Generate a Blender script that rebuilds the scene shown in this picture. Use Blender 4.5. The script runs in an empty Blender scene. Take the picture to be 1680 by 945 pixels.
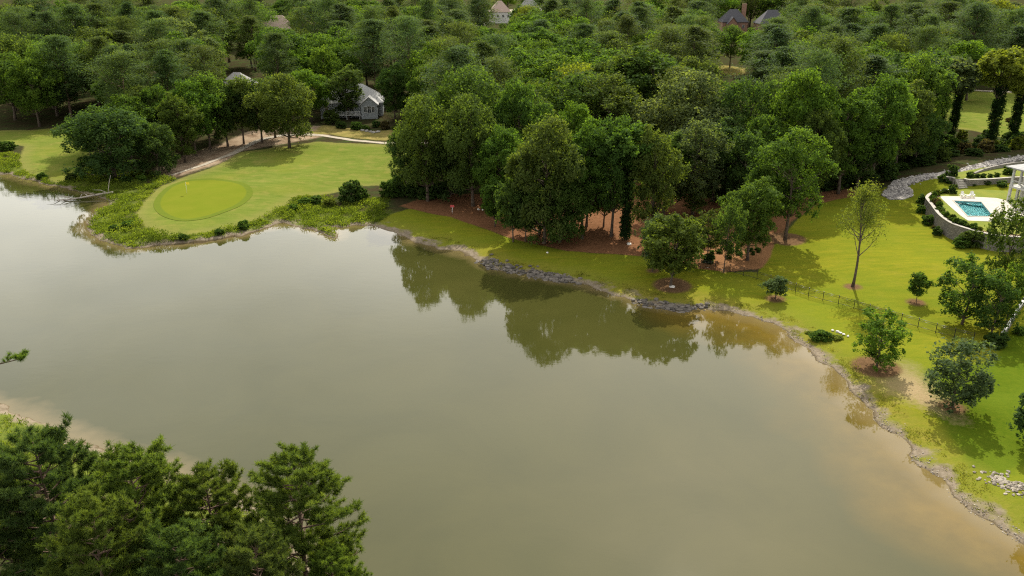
import bpy, bmesh, math, random
import numpy as np
from mathutils import Vector, Matrix
from mathutils.geometry import delaunay_2d_cdt
R = math.radians
SC = bpy.context.scene
COL = SC.collection

# ------------------------------------------------------------------ camera, sky, sun, exposure
CAM_H, PITCH, FPX = 45.0, R(21.5), 1400.0
cd = bpy.data.cameras.new('camera'); cam = bpy.data.objects.new('camera', cd); COL.objects.link(cam)
cam.location = (0, 0, CAM_H); cam.rotation_euler = (math.pi/2 - PITCH, 0, 0)
cd.sensor_width = 36; cd.lens = 36*FPX/1680; cd.clip_start = 0.5; cd.clip_end = 9000
SC.camera = cam
SUN_EL, SUN_AZ = R(43), R(14)          # azimuth clockwise from +Y
W = bpy.data.worlds.new('World'); SC.world = W; W.use_nodes = True
nt = W.node_tree; nt.nodes.clear()
def wn(t, **k):
    n = nt.nodes.new(t)
    for a, b in k.items(): setattr(n, a, b)
    return n
sky = wn('ShaderNodeTexSky', sky_type='NISHITA', sun_disc=False, sun_elevation=SUN_EL, sun_rotation=SUN_AZ,
         air_density=1.3, dust_density=4.5, ozone_density=1.0, altitude=100)
tc = wn('ShaderNodeTexCoord'); mp = wn('ShaderNodeMapping'); mp.inputs['Scale'].default_value = (1, 1, 2.4)
nz = wn('ShaderNodeTexNoise'); nz.inputs['Scale'].default_value = 2.3; nz.inputs['Detail'].default_value = 6; nz.inputs['Roughness'].default_value = .55
rp = wn('ShaderNodeValToRGB'); rp.color_ramp.elements[0].position = .38; rp.color_ramp.elements[1].position = .68
rp.color_ramp.elements[0].color = (.5, .5, .5, 1); rp.color_ramp.elements[1].color = (.9, .9, .9, 1)
mx = wn('ShaderNodeMix', data_type='RGBA'); glow = wn('ShaderNodeVectorMath', operation='DOT_PRODUCT'); glow.inputs[1].default_value = (math.sin(SUN_AZ)*math.cos(SUN_EL), math.cos(SUN_AZ)*math.cos(SUN_EL), math.sin(SUN_EL))
gr = wn('ShaderNodeMapRange', interpolation_type='SMOOTHSTEP'); gr.inputs[1].default_value = 0; gr.inputs[2].default_value = 1.0; gr.inputs[3].default_value = 9.0; gr.inputs[4].default_value = 21
cm = wn('ShaderNodeVectorMath', operation='SCALE'); cm.inputs[0].default_value = (1, .965, .89)
nt.links.new(tc.outputs['Generated'], glow.inputs[0]); nt.links.new(glow.outputs['Value'], gr.inputs[0]); sx = wn('ShaderNodeSeparateXYZ'); nt.links.new(tc.outputs['Generated'], sx.inputs[0])
lo_ = wn('ShaderNodeMapRange'); lo_.inputs[1].default_value = .02; lo_.inputs[2].default_value = .42; lo_.inputs[3].default_value = 2.3; lo_.inputs[4].default_value = .97; nt.links.new(sx.outputs['Z'], lo_.inputs[0])
mu = wn('ShaderNodeMath', operation='MULTIPLY'); nt.links.new(gr.outputs[0], mu.inputs[0]); nt.links.new(lo_.outputs[0], mu.inputs[1])
nt.links.new(mu.outputs[0], cm.inputs['Scale']); nt.links.new(cm.outputs[0], mx.inputs[7])
bg = wn('ShaderNodeBackground'); bg.inputs['Strength'].default_value = 0.092
wo = wn('ShaderNodeOutputWorld')
L = nt.links.new
L(tc.outputs['Generated'], mp.inputs['Vector']); L(mp.outputs[0], nz.inputs['Vector']); L(nz.outputs['Fac'], rp.inputs[0])
L(rp.outputs[0], mx.inputs[0]); L(sky.outputs[0], mx.inputs[6]); L(mx.outputs[2], bg.inputs[0]); L(bg.outputs[0], wo.inputs[0])
sl = bpy.data.lights.new('sun', 'SUN'); sl.energy = 5.0; sl.angle = R(0.6); sl.color = (1, .93, .80)
so = bpy.data.objects.new('sun', sl); COL.objects.link(so); so.location = (60, 200, 150)
sd_ = Vector((math.sin(SUN_AZ)*math.cos(SUN_EL), math.cos(SUN_AZ)*math.cos(SUN_EL), math.sin(SUN_EL)))
so.rotation_euler = sd_.to_track_quat('Z', 'Y').to_euler()
SC.view_settings.view_transform = 'Standard'; SC.view_settings.look = 'None'; SC.view_settings.gamma = 1
SC.view_settings.exposure = 0.62; SC.view_settings.use_curve_mapping = False
SC.render.engine = 'CYCLES'
SC.cycles.max_bounces = 6; SC.cycles.diffuse_bounces = 3; SC.cycles.transmission_bounces = 4
SC.cycles.transparent_max_bounces = 4; SC.cycles.volume_bounces = 0
SC.cycles.use_denoising = False; SC.cycles.filter_width = 1.2; SC.cycles.sample_clamp_indirect = 6; SC.cycles.use_adaptive_sampling = False

# ------------------------------------------------------------------ pixel <-> world
cp, sp_ = math.cos(PITCH), math.sin(PITCH)
def ray(px, py):
    u = (px-840)/FPX; v = (py-472.5)/FPX
    return u, cp - v*sp_, -(sp_ + v*cp)
def at_z(px, py, z):
    a, b, c = ray(px, py); t = (z-CAM_H)/c
    return a*t, b*t
def to_px(x, y, z):
    dy, dz = y, z-CAM_H
    f = dy*cp - dz*sp_; up = dy*sp_ + dz*cp
    return 840 + FPX*x/f, 472.5 - FPX*up/f, f

# ------------------------------------------------------------------ plan of the place
SHORE = [(-60,282),(0,286),(32,292),(58,299),(97,308),(128,315),(165,323),(178,333),(158,347),(146,360),(139,373),(148,385),(165,394),
 (190,403),(220,409),(255,404),(300,401),(340,396),(375,391),(420,380),(452,370),(470,366),(490,372),(510,377),(530,385),(550,389),(556,384),(545,373),
 (575,371),(612,370),(635,379),(662,387),(680,399),(707,401),(722,409),(748,412),(780,424),(800,437),(830,446),(870,452),(905,459),(940,463),
 (975,474),(1020,486),(1060,500),(1110,509),(1150,506),(1185,512),(1225,519),(1265,530),(1292,545),(1300,560),(1322,577),(1345,592),(1365,606),(1385,628),
 (1405,655),(1428,682),(1445,700),(1470,715),(1488,740),(1515,765),(1545,790),(1565,812),(1590,835),(1615,852),(1650,872),(1690,893),(1760,930)]
NEAR = [(560,1040),(520,960),(490,905),(455,860),(415,826),(350,800),(280,773),(215,752),(165,737),(140,722),(110,709),(80,700),(50,684),(20,670),(0,664),(-60,650)]
WP = [at_z(*p, 0) for p in SHORE] + [(75,30),(70,-60),(-2,-60),(-2,10)] + [at_z(*p, 0) for p in NEAR] + [(-110,92),(-260,110),(-260,190)]

def smooth_poly(pts, n=4, closed=True):
    P = np.array(pts, float); m = len(P); out = []
    rng = range(m) if closed else range(m-1)
    for i in rng:
        if closed: a, b, c, d = P[i-1], P[i], P[(i+1) % m], P[(i+2) % m]
        else: a, b, c, d = P[max(i-1,0)], P[i], P[i+1], P[min(i+2,m-1)]
        for k in range(n):
            t = k/n
            out.append(.5*((2*b)+(c-a)*t+(2*a-5*b+4*c-d)*t*t+(3*b-a-3*c+d)*t**3))
    if not closed: out.append(P[-1])
    return np.array(out)

def sdf(X, Y, poly):
    """signed distance to a polygon, positive inside"""
    X = np.asarray(X, float).ravel(); Y = np.asarray(Y, float).ravel()
    P = np.asarray(poly, float); best = np.full(X.shape, 1e18); ins = np.zeros(X.shape, bool)
    for i in range(len(P)):
        ax, ay = P[i-1]; bx, by = P[i]
        ex, ey = bx-ax, by-ay; L2 = ex*ex+ey*ey
        if L2 < 1e-12: continue
        t = np.clip(((X-ax)*ex+(Y-ay)*ey)/L2, 0, 1)
        dx, dy = X-ax-t*ex, Y-ay-t*ey
        best = np.minimum(best, dx*dx+dy*dy)
        cr = (ay > Y) != (by > Y)
        with np.errstate(divide='ignore', invalid='ignore'):
            xi = ax+(Y-ay)*ex/(ey if abs(ey) > 1e-12 else 1e-12)
        ins ^= cr & (X < xi)
    d = np.sqrt(best)
    return np.where(ins, d, -d)
def dline(X, Y, pts):
    X = np.asarray(X, float).ravel(); Y = np.asarray(Y, float).ravel(); best = np.full(X.shape, 1e18)
    for i in range(len(pts)-1):
        ax, ay = pts[i]; bx, by = pts[i+1]; ex, ey = bx-ax, by-ay; L2 = ex*ex+ey*ey+1e-12
        t = np.clip(((X-ax)*ex+(Y-ay)*ey)/L2, 0, 1)
        best = np.minimum(best, (X-ax-t*ex)**2+(Y-ay-t*ey)**2)
    return np.sqrt(best)
_nr = np.random.RandomState(5)
def sines(X, Y, wl, n=7, seed=1):
    r = np.random.RandomState(seed); s = 0
    for _ in range(n):
        a = r.uniform(0, 2*math.pi); k = 2*math.pi/(wl*r.uniform(.6, 1.6)); p = r.uniform(0, 6.28)
        s = s + np.sin((X*math.cos(a)+Y*math.sin(a))*k+p)
    return s/math.sqrt(n)
def sst(a, b, x):
    t = np.clip((x-a)/(b-a), 0, 1); return t*t*(3-2*t)

YARD = [at_z(*p, 3.6) for p in [(1500,292),(1545,306),(1720,318),(1720,250),(1600,264),(1520,282)]]
GREENB = [at_z(*p, 1.2) for p in [(222,350),(270,305),(420,300),(500,300),(440,345),(330,388),(250,378)]]
def shore_d(X, Y):
    d = -sdf(X, Y, WP)
    near = np.exp(-np.abs(d)/9)
    return d + near*(.45*sines(np.ravel(X), np.ravel(Y), 5.5, seed=3) + .22*sines(np.ravel(X), np.ravel(Y), 1.9, seed=4))
def height(X, Y, d=None):
    X = np.asarray(X, float).ravel(); Y = np.asarray(Y, float).ravel()
    if d is None: d = shore_d(X, Y)
    land = .45*(1-np.exp(-np.maximum(d, 0)/2.2)) + .02*np.clip(d, 0, 120) + .012*np.clip(Y-230, 0, 400)
    land = land + .22*sines(X, Y, 34, seed=9)*sst(3, 25, d) + .05*sines(X, Y, 9, seed=12)*sst(2, 8, d)
    land = land + 2.1*sst(-11, 2, sdf(X, Y, YARD)) + .5*sst(-6, 5, sdf(X, Y, GREENB))
    return np.where(d > 0, land, np.maximum(-3, .3*d))
def H1(x, y): return float(height([x], [y])[0])
def P(px, py):
    z = 1.0
    for _ in range(7):
        x, y = at_z(px, py, z); z = .5*z+.5*H1(x, y) if _ > 3 else H1(x, y)
    x, y = at_z(px, py, z)
    return x, y
def PP(l): return [P(*p) for p in l]
def TOP(px, py, h):
    """place of a thing of height h whose top shows at the pixel"""
    z = h+4
    for _ in range(7):
        x, y = at_z(px, py, z); z = h+H1(x, y)
    return x, y
def top_height(x, y, px, py):
    a, b, c = ray(px, py); D = math.hypot(x, y)
    return CAM_H + D*c/math.hypot(a, b) - H1(x, y)

LAWN = PP([(612,372),(640,352),(672,342),(700,349),(740,356),(785,372),(840,392),(885,402),(930,412),(985,416),(1050,420),(1095,428),(1140,440),(1190,446),
  (1245,446),(1258,415),(1285,388),(1310,358),(1345,334),(1400,322),(1440,312),(1478,296),(1530,286),(1600,276),(1720,262)]) + [(120,150),(120,60),(75,30)] + PP([(1760,930),(1690,893),(1590,835),(1515,765),(1445,700),(1385,628),(1300,560),(1265,530),(1150,506),(1020,486),(905,459),(800,437),(722,409),(662,387)])
FRESH = PP([(1500,640),(1540,690),(1590,770),(1640,782),(1720,745)]) + [(120,100),(120,125)] + PP([(1720,520),(1660,540),(1625,595),(1560,600),(1515,605)])
FAIR = PP([(222,352),(236,330),(262,306),(300,291),(345,276),(375,262),(392,250),(440,244),(520,232),(600,236),(668,238),(700,245),(720,275),(668,298),(638,303),(590,306),(540,318),
  (490,322),(470,338),(440,352),(410,366),(360,378),(310,387),(262,385),(236,372)])
FARFAIR = PP([(-80,225),(0,214),(90,210),(178,208),(170,240),(150,270),(128,288),(95,300),(60,292),(40,282),(30,262),(40,240),(10,236),(-80,240)])
TRFAIR = PP([(1525,152),(1560,148),(1620,150),(1760,156),(1760,225),(1690,228),(1640,225),(1600,215),(1545,208)])
HLAWN = PP([(505,222),(530,205),(560,208),(610,215),(670,212),(690,228),(660,233),(600,228),(540,220)])
MIDGAP = PP([(780,262),(800,240),(830,235),(850,262),(815,290)])
TANGAP = PP([(1160,108),(1195,106),(1222,108),(1222,124),(1190,124)])
STRAW = PP([(655,338),(690,326),(745,318),(830,322),(960,318),(1010,292),(1080,300),(1180,330),(1330,318),(1440,300),(1430,316),(1345,336),(1300,362),(1262,412),(1250,440),(1190,446),(1130,438),
  (1050,420),(985,416),(930,412),(885,402),(840,392),(785,372),(735,356),(690,347)])
BED = PP([(1105,378),(1150,372),(1210,392),(1270,402),(1262,425),(1250,440),(1190,446),(1140,440),(1110,420)])
WALLBED = PP([(1512,338),(1520,350),(1527,372),(1545,395),(1572,411),(1610,420),(1700,428),(1700,400),(1600,395),(1540,368)])
SIDEBED = PP([(1588,560),(1606,540),(1604,512),(1622,490),(1655,455),(1720,415),(1720,470),(1690,490),(1650,550),(1622,586),(1598,580)])
SAND = PP([(238,292),(270,268),(320,250),(372,232),(405,216),(470,206),(540,208),(555,216),(520,226),(440,240),(395,248),(372,264),(335,276),(290,290)])
RINGS = [P(*p)+(r,) for p, r in [((1399,470),1.5),((1503,496),1.5),((1272,490),1.6),((1103,468),3.0),((1072,444),1.3),((1437,602),3.0),((1563,668),1.6),((1290,392),3.4),((1187,446),.8)]]
BARE = PP([(1478,592),(1500,600),(1520,625),(1548,655),(1575,690),(1520,668),(1470,650),(1425,640),(1440,610)])
CARTPATH = PP([(275,289),(310,278),(345,266),(380,253),(405,240),(430,229),(470,222),(510,221),(545,225),(585,231),(625,234.5),(665,235),(720,234)])
CHANNEL = PP([(1466,318),(1474,306),(1488,298),(1515,291),(1550,285),(1590,278),(1625,269),(1660,262),(1720,252)])

# ------------------------------------------------------------------ helpers: meshes, tags
def tag(o, label=None, cat=None, group=None, kind=None):
    if label: o['label'] = label
    if cat: o['category'] = cat
    if group: o['group'] = group
    if kind: o['kind'] = kind
    return o
def empty(name, loc=(0,0,0), rz=0.0):
    o = bpy.data.objects.new(name, None); COL.objects.link(o)
    o.location = loc; o.rotation_euler = (0, 0, rz); o.empty_display_size = .3
    return o
def link(name, me, mat=None, parent=None):
    o = bpy.data.objects.new(name, me); COL.objects.link(o)
    if mat and not me.materials: me.materials.append(mat)
    if parent: o.parent = parent
    return o
def np_mesh(name, V, F, attrs=None, smooth=False):
    """V (n,3); F (m,k) array of equal sized faces, or list"""
    me = bpy.data.meshes.new(name)
    V = np.asarray(V, np.float32); F = np.asarray(F, np.int32)
    me.vertices.add(len(V)); me.vertices.foreach_set('co', V.ravel())
    k = F.shape[1]
    me.loops.add(F.size); me.loops.foreach_set('vertex_index', F.ravel())
    me.polygons.add(len(F)); me.polygons.foreach_set('loop_start', np.arange(0, F.size, k, dtype=np.int32))
    me.polygons.foreach_set('use_smooth', np.full(len(F), smooth))
    for nm, (dom, arr) in (attrs or {}).items():
        a = me.attributes.new(nm, 'FLOAT', dom); a.data.foreach_set('value', np.asarray(arr, np.float32).ravel())
    me.update(calc_edges=True); me.validate()
    return me
class MB:
    def __init__(s): s.v = []; s.f = []; s.sm = []
    def add(s, vs, fs, smooth=False):
        o = len(s.v); s.v += [tuple(v) for v in vs]; s.f += [tuple(i+o for i in f) for f in fs]; s.sm += [smooth]*len(fs); return s
    def box(s, c, d, rz=0.0, bev=0.0, tilt=None):
        bm = bmesh.new(); bmesh.ops.create_cube(bm, size=1)
        bmesh.ops.scale(bm, vec=d, verts=bm.verts)
        if bev: bmesh.ops.bevel(bm, geom=list(bm.edges), offset=bev, segments=1, affect='EDGES')
        M = Matrix.Translation(c) @ Matrix.Rotation(rz, 4, 'Z')
        if tilt: M = M @ Matrix.Rotation(tilt[0], 4, tilt[1])
        bm.verts.ensure_lookup_table(); bm.verts.index_update()
        s.add([M @ v.co for v in bm.verts], [[v.index for v in f.verts] for f in bm.faces]); bm.free(); return s
    def tube(s, pts, rad, n=6, caps=True):
        pts = [Vector(p) for p in pts]
        if not hasattr(rad, '__len__'): rad = [rad]*len(pts)
        vs = []; fs = []
        for i, p in enumerate(pts):
            t = (pts[min(i+1, len(pts)-1)]-pts[max(i-1, 0)]).normalized()
            a = t.cross(Vector((0, 0, 1)) if abs(t.z) < .9 else Vector((1, 0, 0))).normalized(); b = t.cross(a)
            for k in range(n):
                q = 2*math.pi*k/n; vs.append(p+(a*math.cos(q)+b*math.sin(q))*rad[i])
        for i in range(len(pts)-1):
            for k in range(n):
                fs.append((i*n+k, i*n+(k+1) % n, (i+1)*n+(k+1) % n, (i+1)*n+k))
        if caps: fs += [tuple(range(n))[::-1], tuple(range((len(pts)-1)*n, len(pts)*n))]
        return s.add(vs, fs, True)
    def build(s, name, mat, parent=None):
        me = bpy.data.meshes.new(name); me.from_pydata(s.v, [], s.f); me.update()
        me.polygons.foreach_set('use_smooth', s.sm)
        bm = bmesh.new(); bm.from_mesh(me); bmesh.ops.recalc_face_normals(bm, faces=bm.faces); bm.to_mesh(me); bm.free()
        return link(name, me, mat, parent)

# ------------------------------------------------------------------ materials
def mat(name, rough=.8, spec=.3):
    m = bpy.data.materials.new(name); m.use_nodes = True
    b = m.node_tree.nodes['Principled BSDF']; b.inputs['Roughness'].default_value = rough; b.inputs['Specular IOR Level'].default_value = spec
    return m, m.node_tree, b
def nd(t, typ, **k):
    n = t.nodes.new(typ)
    for a, b in k.items(): setattr(n, a, b)
    return n
def noise(t, scale, detail=4, rough=.55, vec=None, dist=0):
    n = nd(t, 'ShaderNodeTexNoise'); n.inputs['Scale'].default_value = scale; n.inputs['Detail'].default_value = detail
    n.inputs['Roughness'].default_value = rough; n.inputs['Distortion'].default_value = dist
    if vec: t.links.new(vec, n.inputs['Vector'])
    return n.outputs['Fac']
def mth(t, op, a, b=None, clamp=False):
    n = nd(t, 'ShaderNodeMath', operation=op, use_clamp=clamp)
    for i, x in enumerate((a, b)):
        if x is None: continue
        if isinstance(x, (int, float)): n.inputs[i].default_value = x
        else: t.links.new(x, n.inputs[i])
    return n.outputs[0]
def rng_(t, x, a, b, c=0, d=1):
    n = nd(t, 'ShaderNodeMapRange', clamp=True)
    t.links.new(x, n.inputs[0])
    for i, q in enumerate((a, b, c, d)): n.inputs[i+1].default_value = q
    return n.outputs[0]
def mixc(t, f, a, b, blend='MIX'):
    n = nd(t, 'ShaderNodeMix', data_type='RGBA', blend_type=blend)
    for i, x in ((0, f), (6, a), (7, b)):
        if isinstance(x, (int, float)): n.inputs[i].default_value = x
        elif isinstance(x, tuple): n.inputs[i].default_value = x+(1,)
        else: t.links.new(x, n.inputs[i])
    return n.outputs[2]
def obj_co(t): return nd(t, 'ShaderNodeTexCoord').outputs['Object']
def bump(t, b, h, strength=.3, dist=.05):
    n = nd(t, 'ShaderNodeBump'); n.inputs['Strength'].default_value = strength; n.inputs['Distance'].default_value = dist
    t.links.new(h, n.inputs['Height']); t.links.new(n.outputs[0], b.inputs['Normal'])
def simple(name, ca, cb, scale=3, rough=.8, spec=.3, bmp=.2, bd=.03):
    m, t, b = mat(name, rough, spec); co = obj_co(t)
    n1 = noise(t, scale, 5, .6, co); t.links.new(mixc(t, rng_(t, n1, .3, .7), ca, cb), b.inputs['Base Color'])
    if bmp: bump(t, b, n1, bmp, bd)
    return m
def leafmat(name, trans=.38, rough=.55, tintamp=.55):
    m, t, b = mat(name, rough, .03)
    oi = nd(t, 'ShaderNodeObjectInfo'); at = nd(t, 'ShaderNodeAttribute', attribute_name='tint')
    v = rng_(t, at.outputs['Fac'], 0, 1, 1-tintamp, 1+tintamp)
    hs = nd(t, 'ShaderNodeHueSaturation'); t.links.new(oi.outputs['Color'], hs.inputs['Color']); t.links.new(v, hs.inputs['Value'])
    t.links.new(rng_(t, at.outputs['Fac'], 0, 1, .515, .487), hs.inputs['Hue'])
    t.links.new(hs.outputs[0], b.inputs['Base Color'])
    tr = nd(t, 'ShaderNodeBsdfTranslucent')
    tcol = mixc(t, 1.0, hs.outputs[0], (1.75, 1.65, .55), 'MULTIPLY'); t.links.new(tcol, tr.inputs['Color'])
    mxs = nd(t, 'ShaderNodeMixShader'); mxs.inputs[0].default_value = trans
    t.links.new(b.outputs[0], mxs.inputs[1]); t.links.new(tr.outputs[0], mxs.inputs[2])
    t.links.new(mxs.outputs[0], t.nodes['Material Output'].inputs['Surface'])
    return m
M_LEAF = leafmat('leaf', .5, .75, .4); M_NEEDLE = leafmat('needle', .42, .7, .4)
M_BARK = simple('bark', (.045,.033,.024), (.13,.10,.075), 2.5, .9)
M_PINEBARK = simple('pine_bark', (.07,.042,.028), (.16,.11,.08), 3, .9)
M_PALEBARK = simple('pale_bark', (.22,.19,.16), (.38,.34,.29), 2, .85)
M_STONE = simple('river_stone', (.10,.095,.09), (.42,.40,.37), .8, .85)
M_DARKMETAL = simple('black_metal', (.012,.012,.012), (.02,.02,.02), 4, .45, .5, 0)
M_WHITE = simple('white_paint', (.70,.69,.66), (.80,.79,.77), 3, .6)
M_GREYPAINT = simple('grey_paint', (.28,.29,.30), (.33,.34,.35), 3, .7)
M_TRIM = simple('pale_trim', (.46,.46,.44), (.54,.54,.52), 3, .6)
M_GLASS = simple('window_glass', (.02,.025,.03), (.04,.045,.05), .7, .08, .6, 0)
M_DECK = simple('pale_concrete', (.36,.33,.28), (.44,.41,.355), .5, .85)
_t = M_DECK.node_tree; _b = _t.nodes['Principled BSDF']; _s = _b.inputs['Base Color'].links[0].from_socket
_k = nd(_t, 'ShaderNodeTexBrick'); _k.offset = 0; _t.links.new(obj_co(_t), _k.inputs['Vector']); _k.inputs['Scale'].default_value = 1; _k.inputs['Brick Width'].default_value = 1.2; _k.inputs['Row Height'].default_value = 1.2; _k.inputs['Mortar Size'].default_value = .02
_t.links.new(mixc(_t, mth(_t, 'MULTIPLY', _k.outputs['Fac'], .5), _s, (.25,.22,.19)), _b.inputs['Base Color'])
M_PATH = simple('worn_concrete', (.22,.19,.145), (.34,.30,.235), .7, .9)
M_CAP = simple('wall_cap', (.26,.24,.21), (.34,.32,.28), 1.5, .8)
M_WOOD = simple('dead_wood', (.22,.19,.16), (.40,.36,.31), 2, .9)

def brickmat(name, ca, cb, mortar, sx, sy):
    m, t, b = mat(name, .9); co = nd(t, 'ShaderNodeTexCoord').outputs['UV']
    br = nd(t, 'ShaderNodeTexBrick'); t.links.new(co, br.inputs['Vector'])
    br.inputs['Color1'].default_value = ca+(1,); br.inputs['Color2'].default_value = cb+(1,); br.inputs['Mortar'].default_value = mortar+(1,)
    br.inputs['Scale'].default_value = 1; br.inputs['Brick Width'].default_value = sx; br.inputs['Row Height'].default_value = sy; br.inputs['Mortar Size'].default_value = .02
    t.links.new(br.outputs['Color'], b.inputs['Base Color']); bump(t, b, br.outputs['Fac'], -.4, .03)
    return m
M_BLOCK = brickmat('wall_block', (.16,.145,.13), (.25,.23,.205), (.07,.065,.06), .42, .2)
def roofmat(name, ca, cb):
    m, t, b = mat(name, .85); co = obj_co(t)
    w = nd(t, 'ShaderNodeTexWave', bands_direction='Z'); w.inputs['Scale'].default_value = 1.6; w.inputs['Distortion'].default_value = .6; t.links.new(co, w.inputs['Vector'])
    n1 = noise(t, 1.7, 6, .7, co)
    c = mixc(t, rng_(t, n1, .3, .7), ca, cb); c = mixc(t, mth(t, 'MULTIPLY', w.outputs['Fac'], .25), c, tuple(x*.6 for x in ca))
    t.links.new(c, b.inputs['Base Color']); bump(t, b, w.outputs['Fac'], .3, .04)
    return m
M_ROOFGREY = roofmat('grey_shingle', (.20,.195,.195), (.29,.285,.28))
M_ROOFDARK = roofmat('slate_shingle', (.055,.055,.065), (.09,.09,.10))
M_ROOFTAN = roofmat('tan_shingle', (.30,.22,.18), (.40,.31,.26))
M_ROOFPALE = roofmat('pale_shingle', (.32,.32,.32), (.42,.42,.42))
def sidingmat(name, ca, cb):
    m, t, b = mat(name, .8); co = obj_co(t)
    w = nd(t, 'ShaderNodeTexWave', bands_direction='Z', wave_profile='SAW'); w.inputs['Scale'].default_value = 2.2; t.links.new(co, w.inputs['Vector'])
    n1 = noise(t, .9, 4, .6, co)
    t.links.new(mixc(t, rng_(t, n1, .3, .7), ca, cb), b.inputs['Base Color']); bump(t, b, w.outputs['Fac'], .5, .03)
    return m
M_SIDEGREY = sidingmat('grey_siding', (.24,.26,.27), (.30,.32,.33))
M_SIDEPALE = sidingmat('pale_siding', (.46,.45,.43), (.54,.53,.50))
M_BRICKWALL = simple('brown_brick', (.20,.11,.08), (.28,.17,.12), 2, .9)

# ------------------------------------------------------------------ ground, one sheet to the horizon
def lines(a, b, step, far_lo, far_hi):
    core = list(np.arange(a, b+1e-6, step)); s = step; x = b
    up = []
    while x < far_hi: s *= 1.17; x += s; up.append(x)
    s = step; x = a; dn = []
    while x > far_lo: s *= 1.17; x -= s; dn.append(x)
    return np.array(dn[::-1]+core+up)
gx = lines(-130, 112, .85, -5000, 5000); gy = lines(44, 250, .85, -3000, 7000)
GX, GY = np.meshgrid(gx, gy); X, Y = GX.ravel(), GY.ravel()
dsh = shore_d(X, Y); Z = height(X, Y, dsh)
nx, ny = len(gx), len(gy)
idx = np.arange(nx*ny).reshape(ny, nx)
F = np.stack([idx[:-1,:-1].ravel(), idx[:-1,1:].ravel(), idx[1:,1:].ravel(), idx[1:,:-1].ravel()], 1)
rings = np.max([r-np.hypot(X-a, Y-b) for a, b, r in RINGS], axis=0)
A = {'a_shore': dsh, 'a_lawn': sdf(X, Y, LAWN), 'a_fresh': sdf(X, Y, FRESH), 'a_fair': np.maximum.reduce([sdf(X, Y, FAIR), sdf(X, Y, FARFAIR), sdf(X, Y, TRFAIR), sdf(X, Y, MIDGAP)]),
     'a_dry': np.maximum(sdf(X, Y, HLAWN), sdf(X, Y, TANGAP)),
     'a_straw': np.maximum.reduce([sdf(X, Y, STRAW), sdf(X, Y, WALLBED), sdf(X, Y, SIDEBED)]), 'a_bed': sdf(X, Y, BED), 'a_ring': rings, 'a_sand': sdf(X, Y, SAND), 'a_bare': sdf(X, Y, BARE),
     'a_chan': 1.5-dline(X, Y, CHANNEL)}
A = {k: ('POINT', np.clip(v, -60, 60)) for k, v in A.items()}
ground = link('ground', np_mesh('ground', np.stack([X, Y, Z], 1), F, A, True)); tag(ground, kind='structure')
m, t, b = mat('ground', 1.0, .0); co = obj_co(t)
nA = noise(t, .35, 6, .62, co); nB = noise(t, 1.6, 6, .68, co); nC = noise(t, .07, 4, .5, co); nD = noise(t, 6, 4, .7, co)
st = nd(t, 'ShaderNodeMapping'); st.inputs['Scale'].default_value = (.25, 1.3, 1); st.inputs['Rotation'].default_value = (0, 0, R(12)); t.links.new(co, st.inputs['Vector'])
nS = noise(t, .8, 5, .62, st.outputs[0])
def att(n): return nd(t, 'ShaderNodeAttribute', attribute_name=n).outputs['Fac']
def edge(a, w, amp, n=nB, off=0.0):
    x = mth(t, 'ADD', att(a), mth(t, 'MULTIPLY', mth(t, 'SUBTRACT', n, .5), amp))
    return rng_(t, x, off-w, off+w)
c = mixc(t, rng_(t, nB, .3, .7), (.026,.024,.012), (.052,.042,.022))                     # leaf litter
c = mixc(t, rng_(t, nA, .45, .7), c, (.035,.055,.016))
tall = mixc(t, rng_(t, nB, .3, .7), (.06,.09,.014), (.13,.15,.028))                       # rough bank plants
c = mixc(t, mth(t, 'MULTIPLY', rng_(t, att('a_shore'), 9, 4), .9), c, tall)
c = mixc(t, edge('a_sand', .8, 3), c, mixc(t, rng_(t, nA, .3, .7), (.13,.085,.055), (.30,.235,.165)))
c = mixc(t, edge('a_straw', .3, 1.6), c, mixc(t, rng_(t, nB, .3, .7), (.112,.053,.026), (.188,.095,.050)))
lawn = mixc(t, rng_(t, nS, .3, .7), (.112,.132,.010), (.180,.168,.014))
lawn = mixc(t, mth(t, 'MULTIPLY', rng_(t, nB, .35, .75), .35), lawn, (.075,.115,.012))
lawn = mixc(t, mth(t, 'MULTIPLY', rng_(t, nA, .55, .8), .5), lawn, (.190,.165,.026))
fresh = mixc(t, rng_(t, nB, .3, .7), (.045,.078,.005), (.072,.098,.007))
lawn = mixc(t, edge('a_fresh', .5, 1.2), lawn, fresh)
lawn = mixc(t, edge('a_bare', 1.4, 5), lawn, mixc(t, rng_(t, nD, .3, .7), (.20,.145,.075), (.31,.24,.14)))
edgegrass = mixc(t, rng_(t, nB, .35, .7), (.12,.125,.018), (.20,.155,.035))
lawn = mixc(t, mth(t, 'MULTIPLY', rng_(t, mth(t, 'ADD', att('a_shore'), mth(t, 'MULTIPLY', nA, 4)), 8, 4.5), .75), lawn, edgegrass)
lawn = mixc(t, mth(t, 'MULTIPLY', rng_(t, nC, .42, .66), .5), lawn, (.095,.130,.012))
lawn = mixc(t, mth(t, 'MULTIPLY', rng_(t, nD, .45, .75), .30), lawn, (.06,.09,.012))
c = mixc(t, edge('a_lawn', .22, .9), c, lawn)
fair = mixc(t, rng_(t, nS, .3, .7), (.080,.115,.018), (.130,.150,.030))
fair = mixc(t, mth(t, 'MULTIPLY', rng_(t, nA, .48, .72), .65), fair, (.180,.160,.045))
fair = mixc(t, mth(t, 'MULTIPLY', rng_(t, nC, .5, .75), .5), fair, (.145,.150,.02))
fair = mixc(t, mth(t, 'MULTIPLY', rng_(t, mth(t, 'ADD', att('a_fair'), mth(t, 'MULTIPLY', nA, 2.5)), 4.4, 1.2), .6), fair, (.165,.150,.050))
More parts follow.
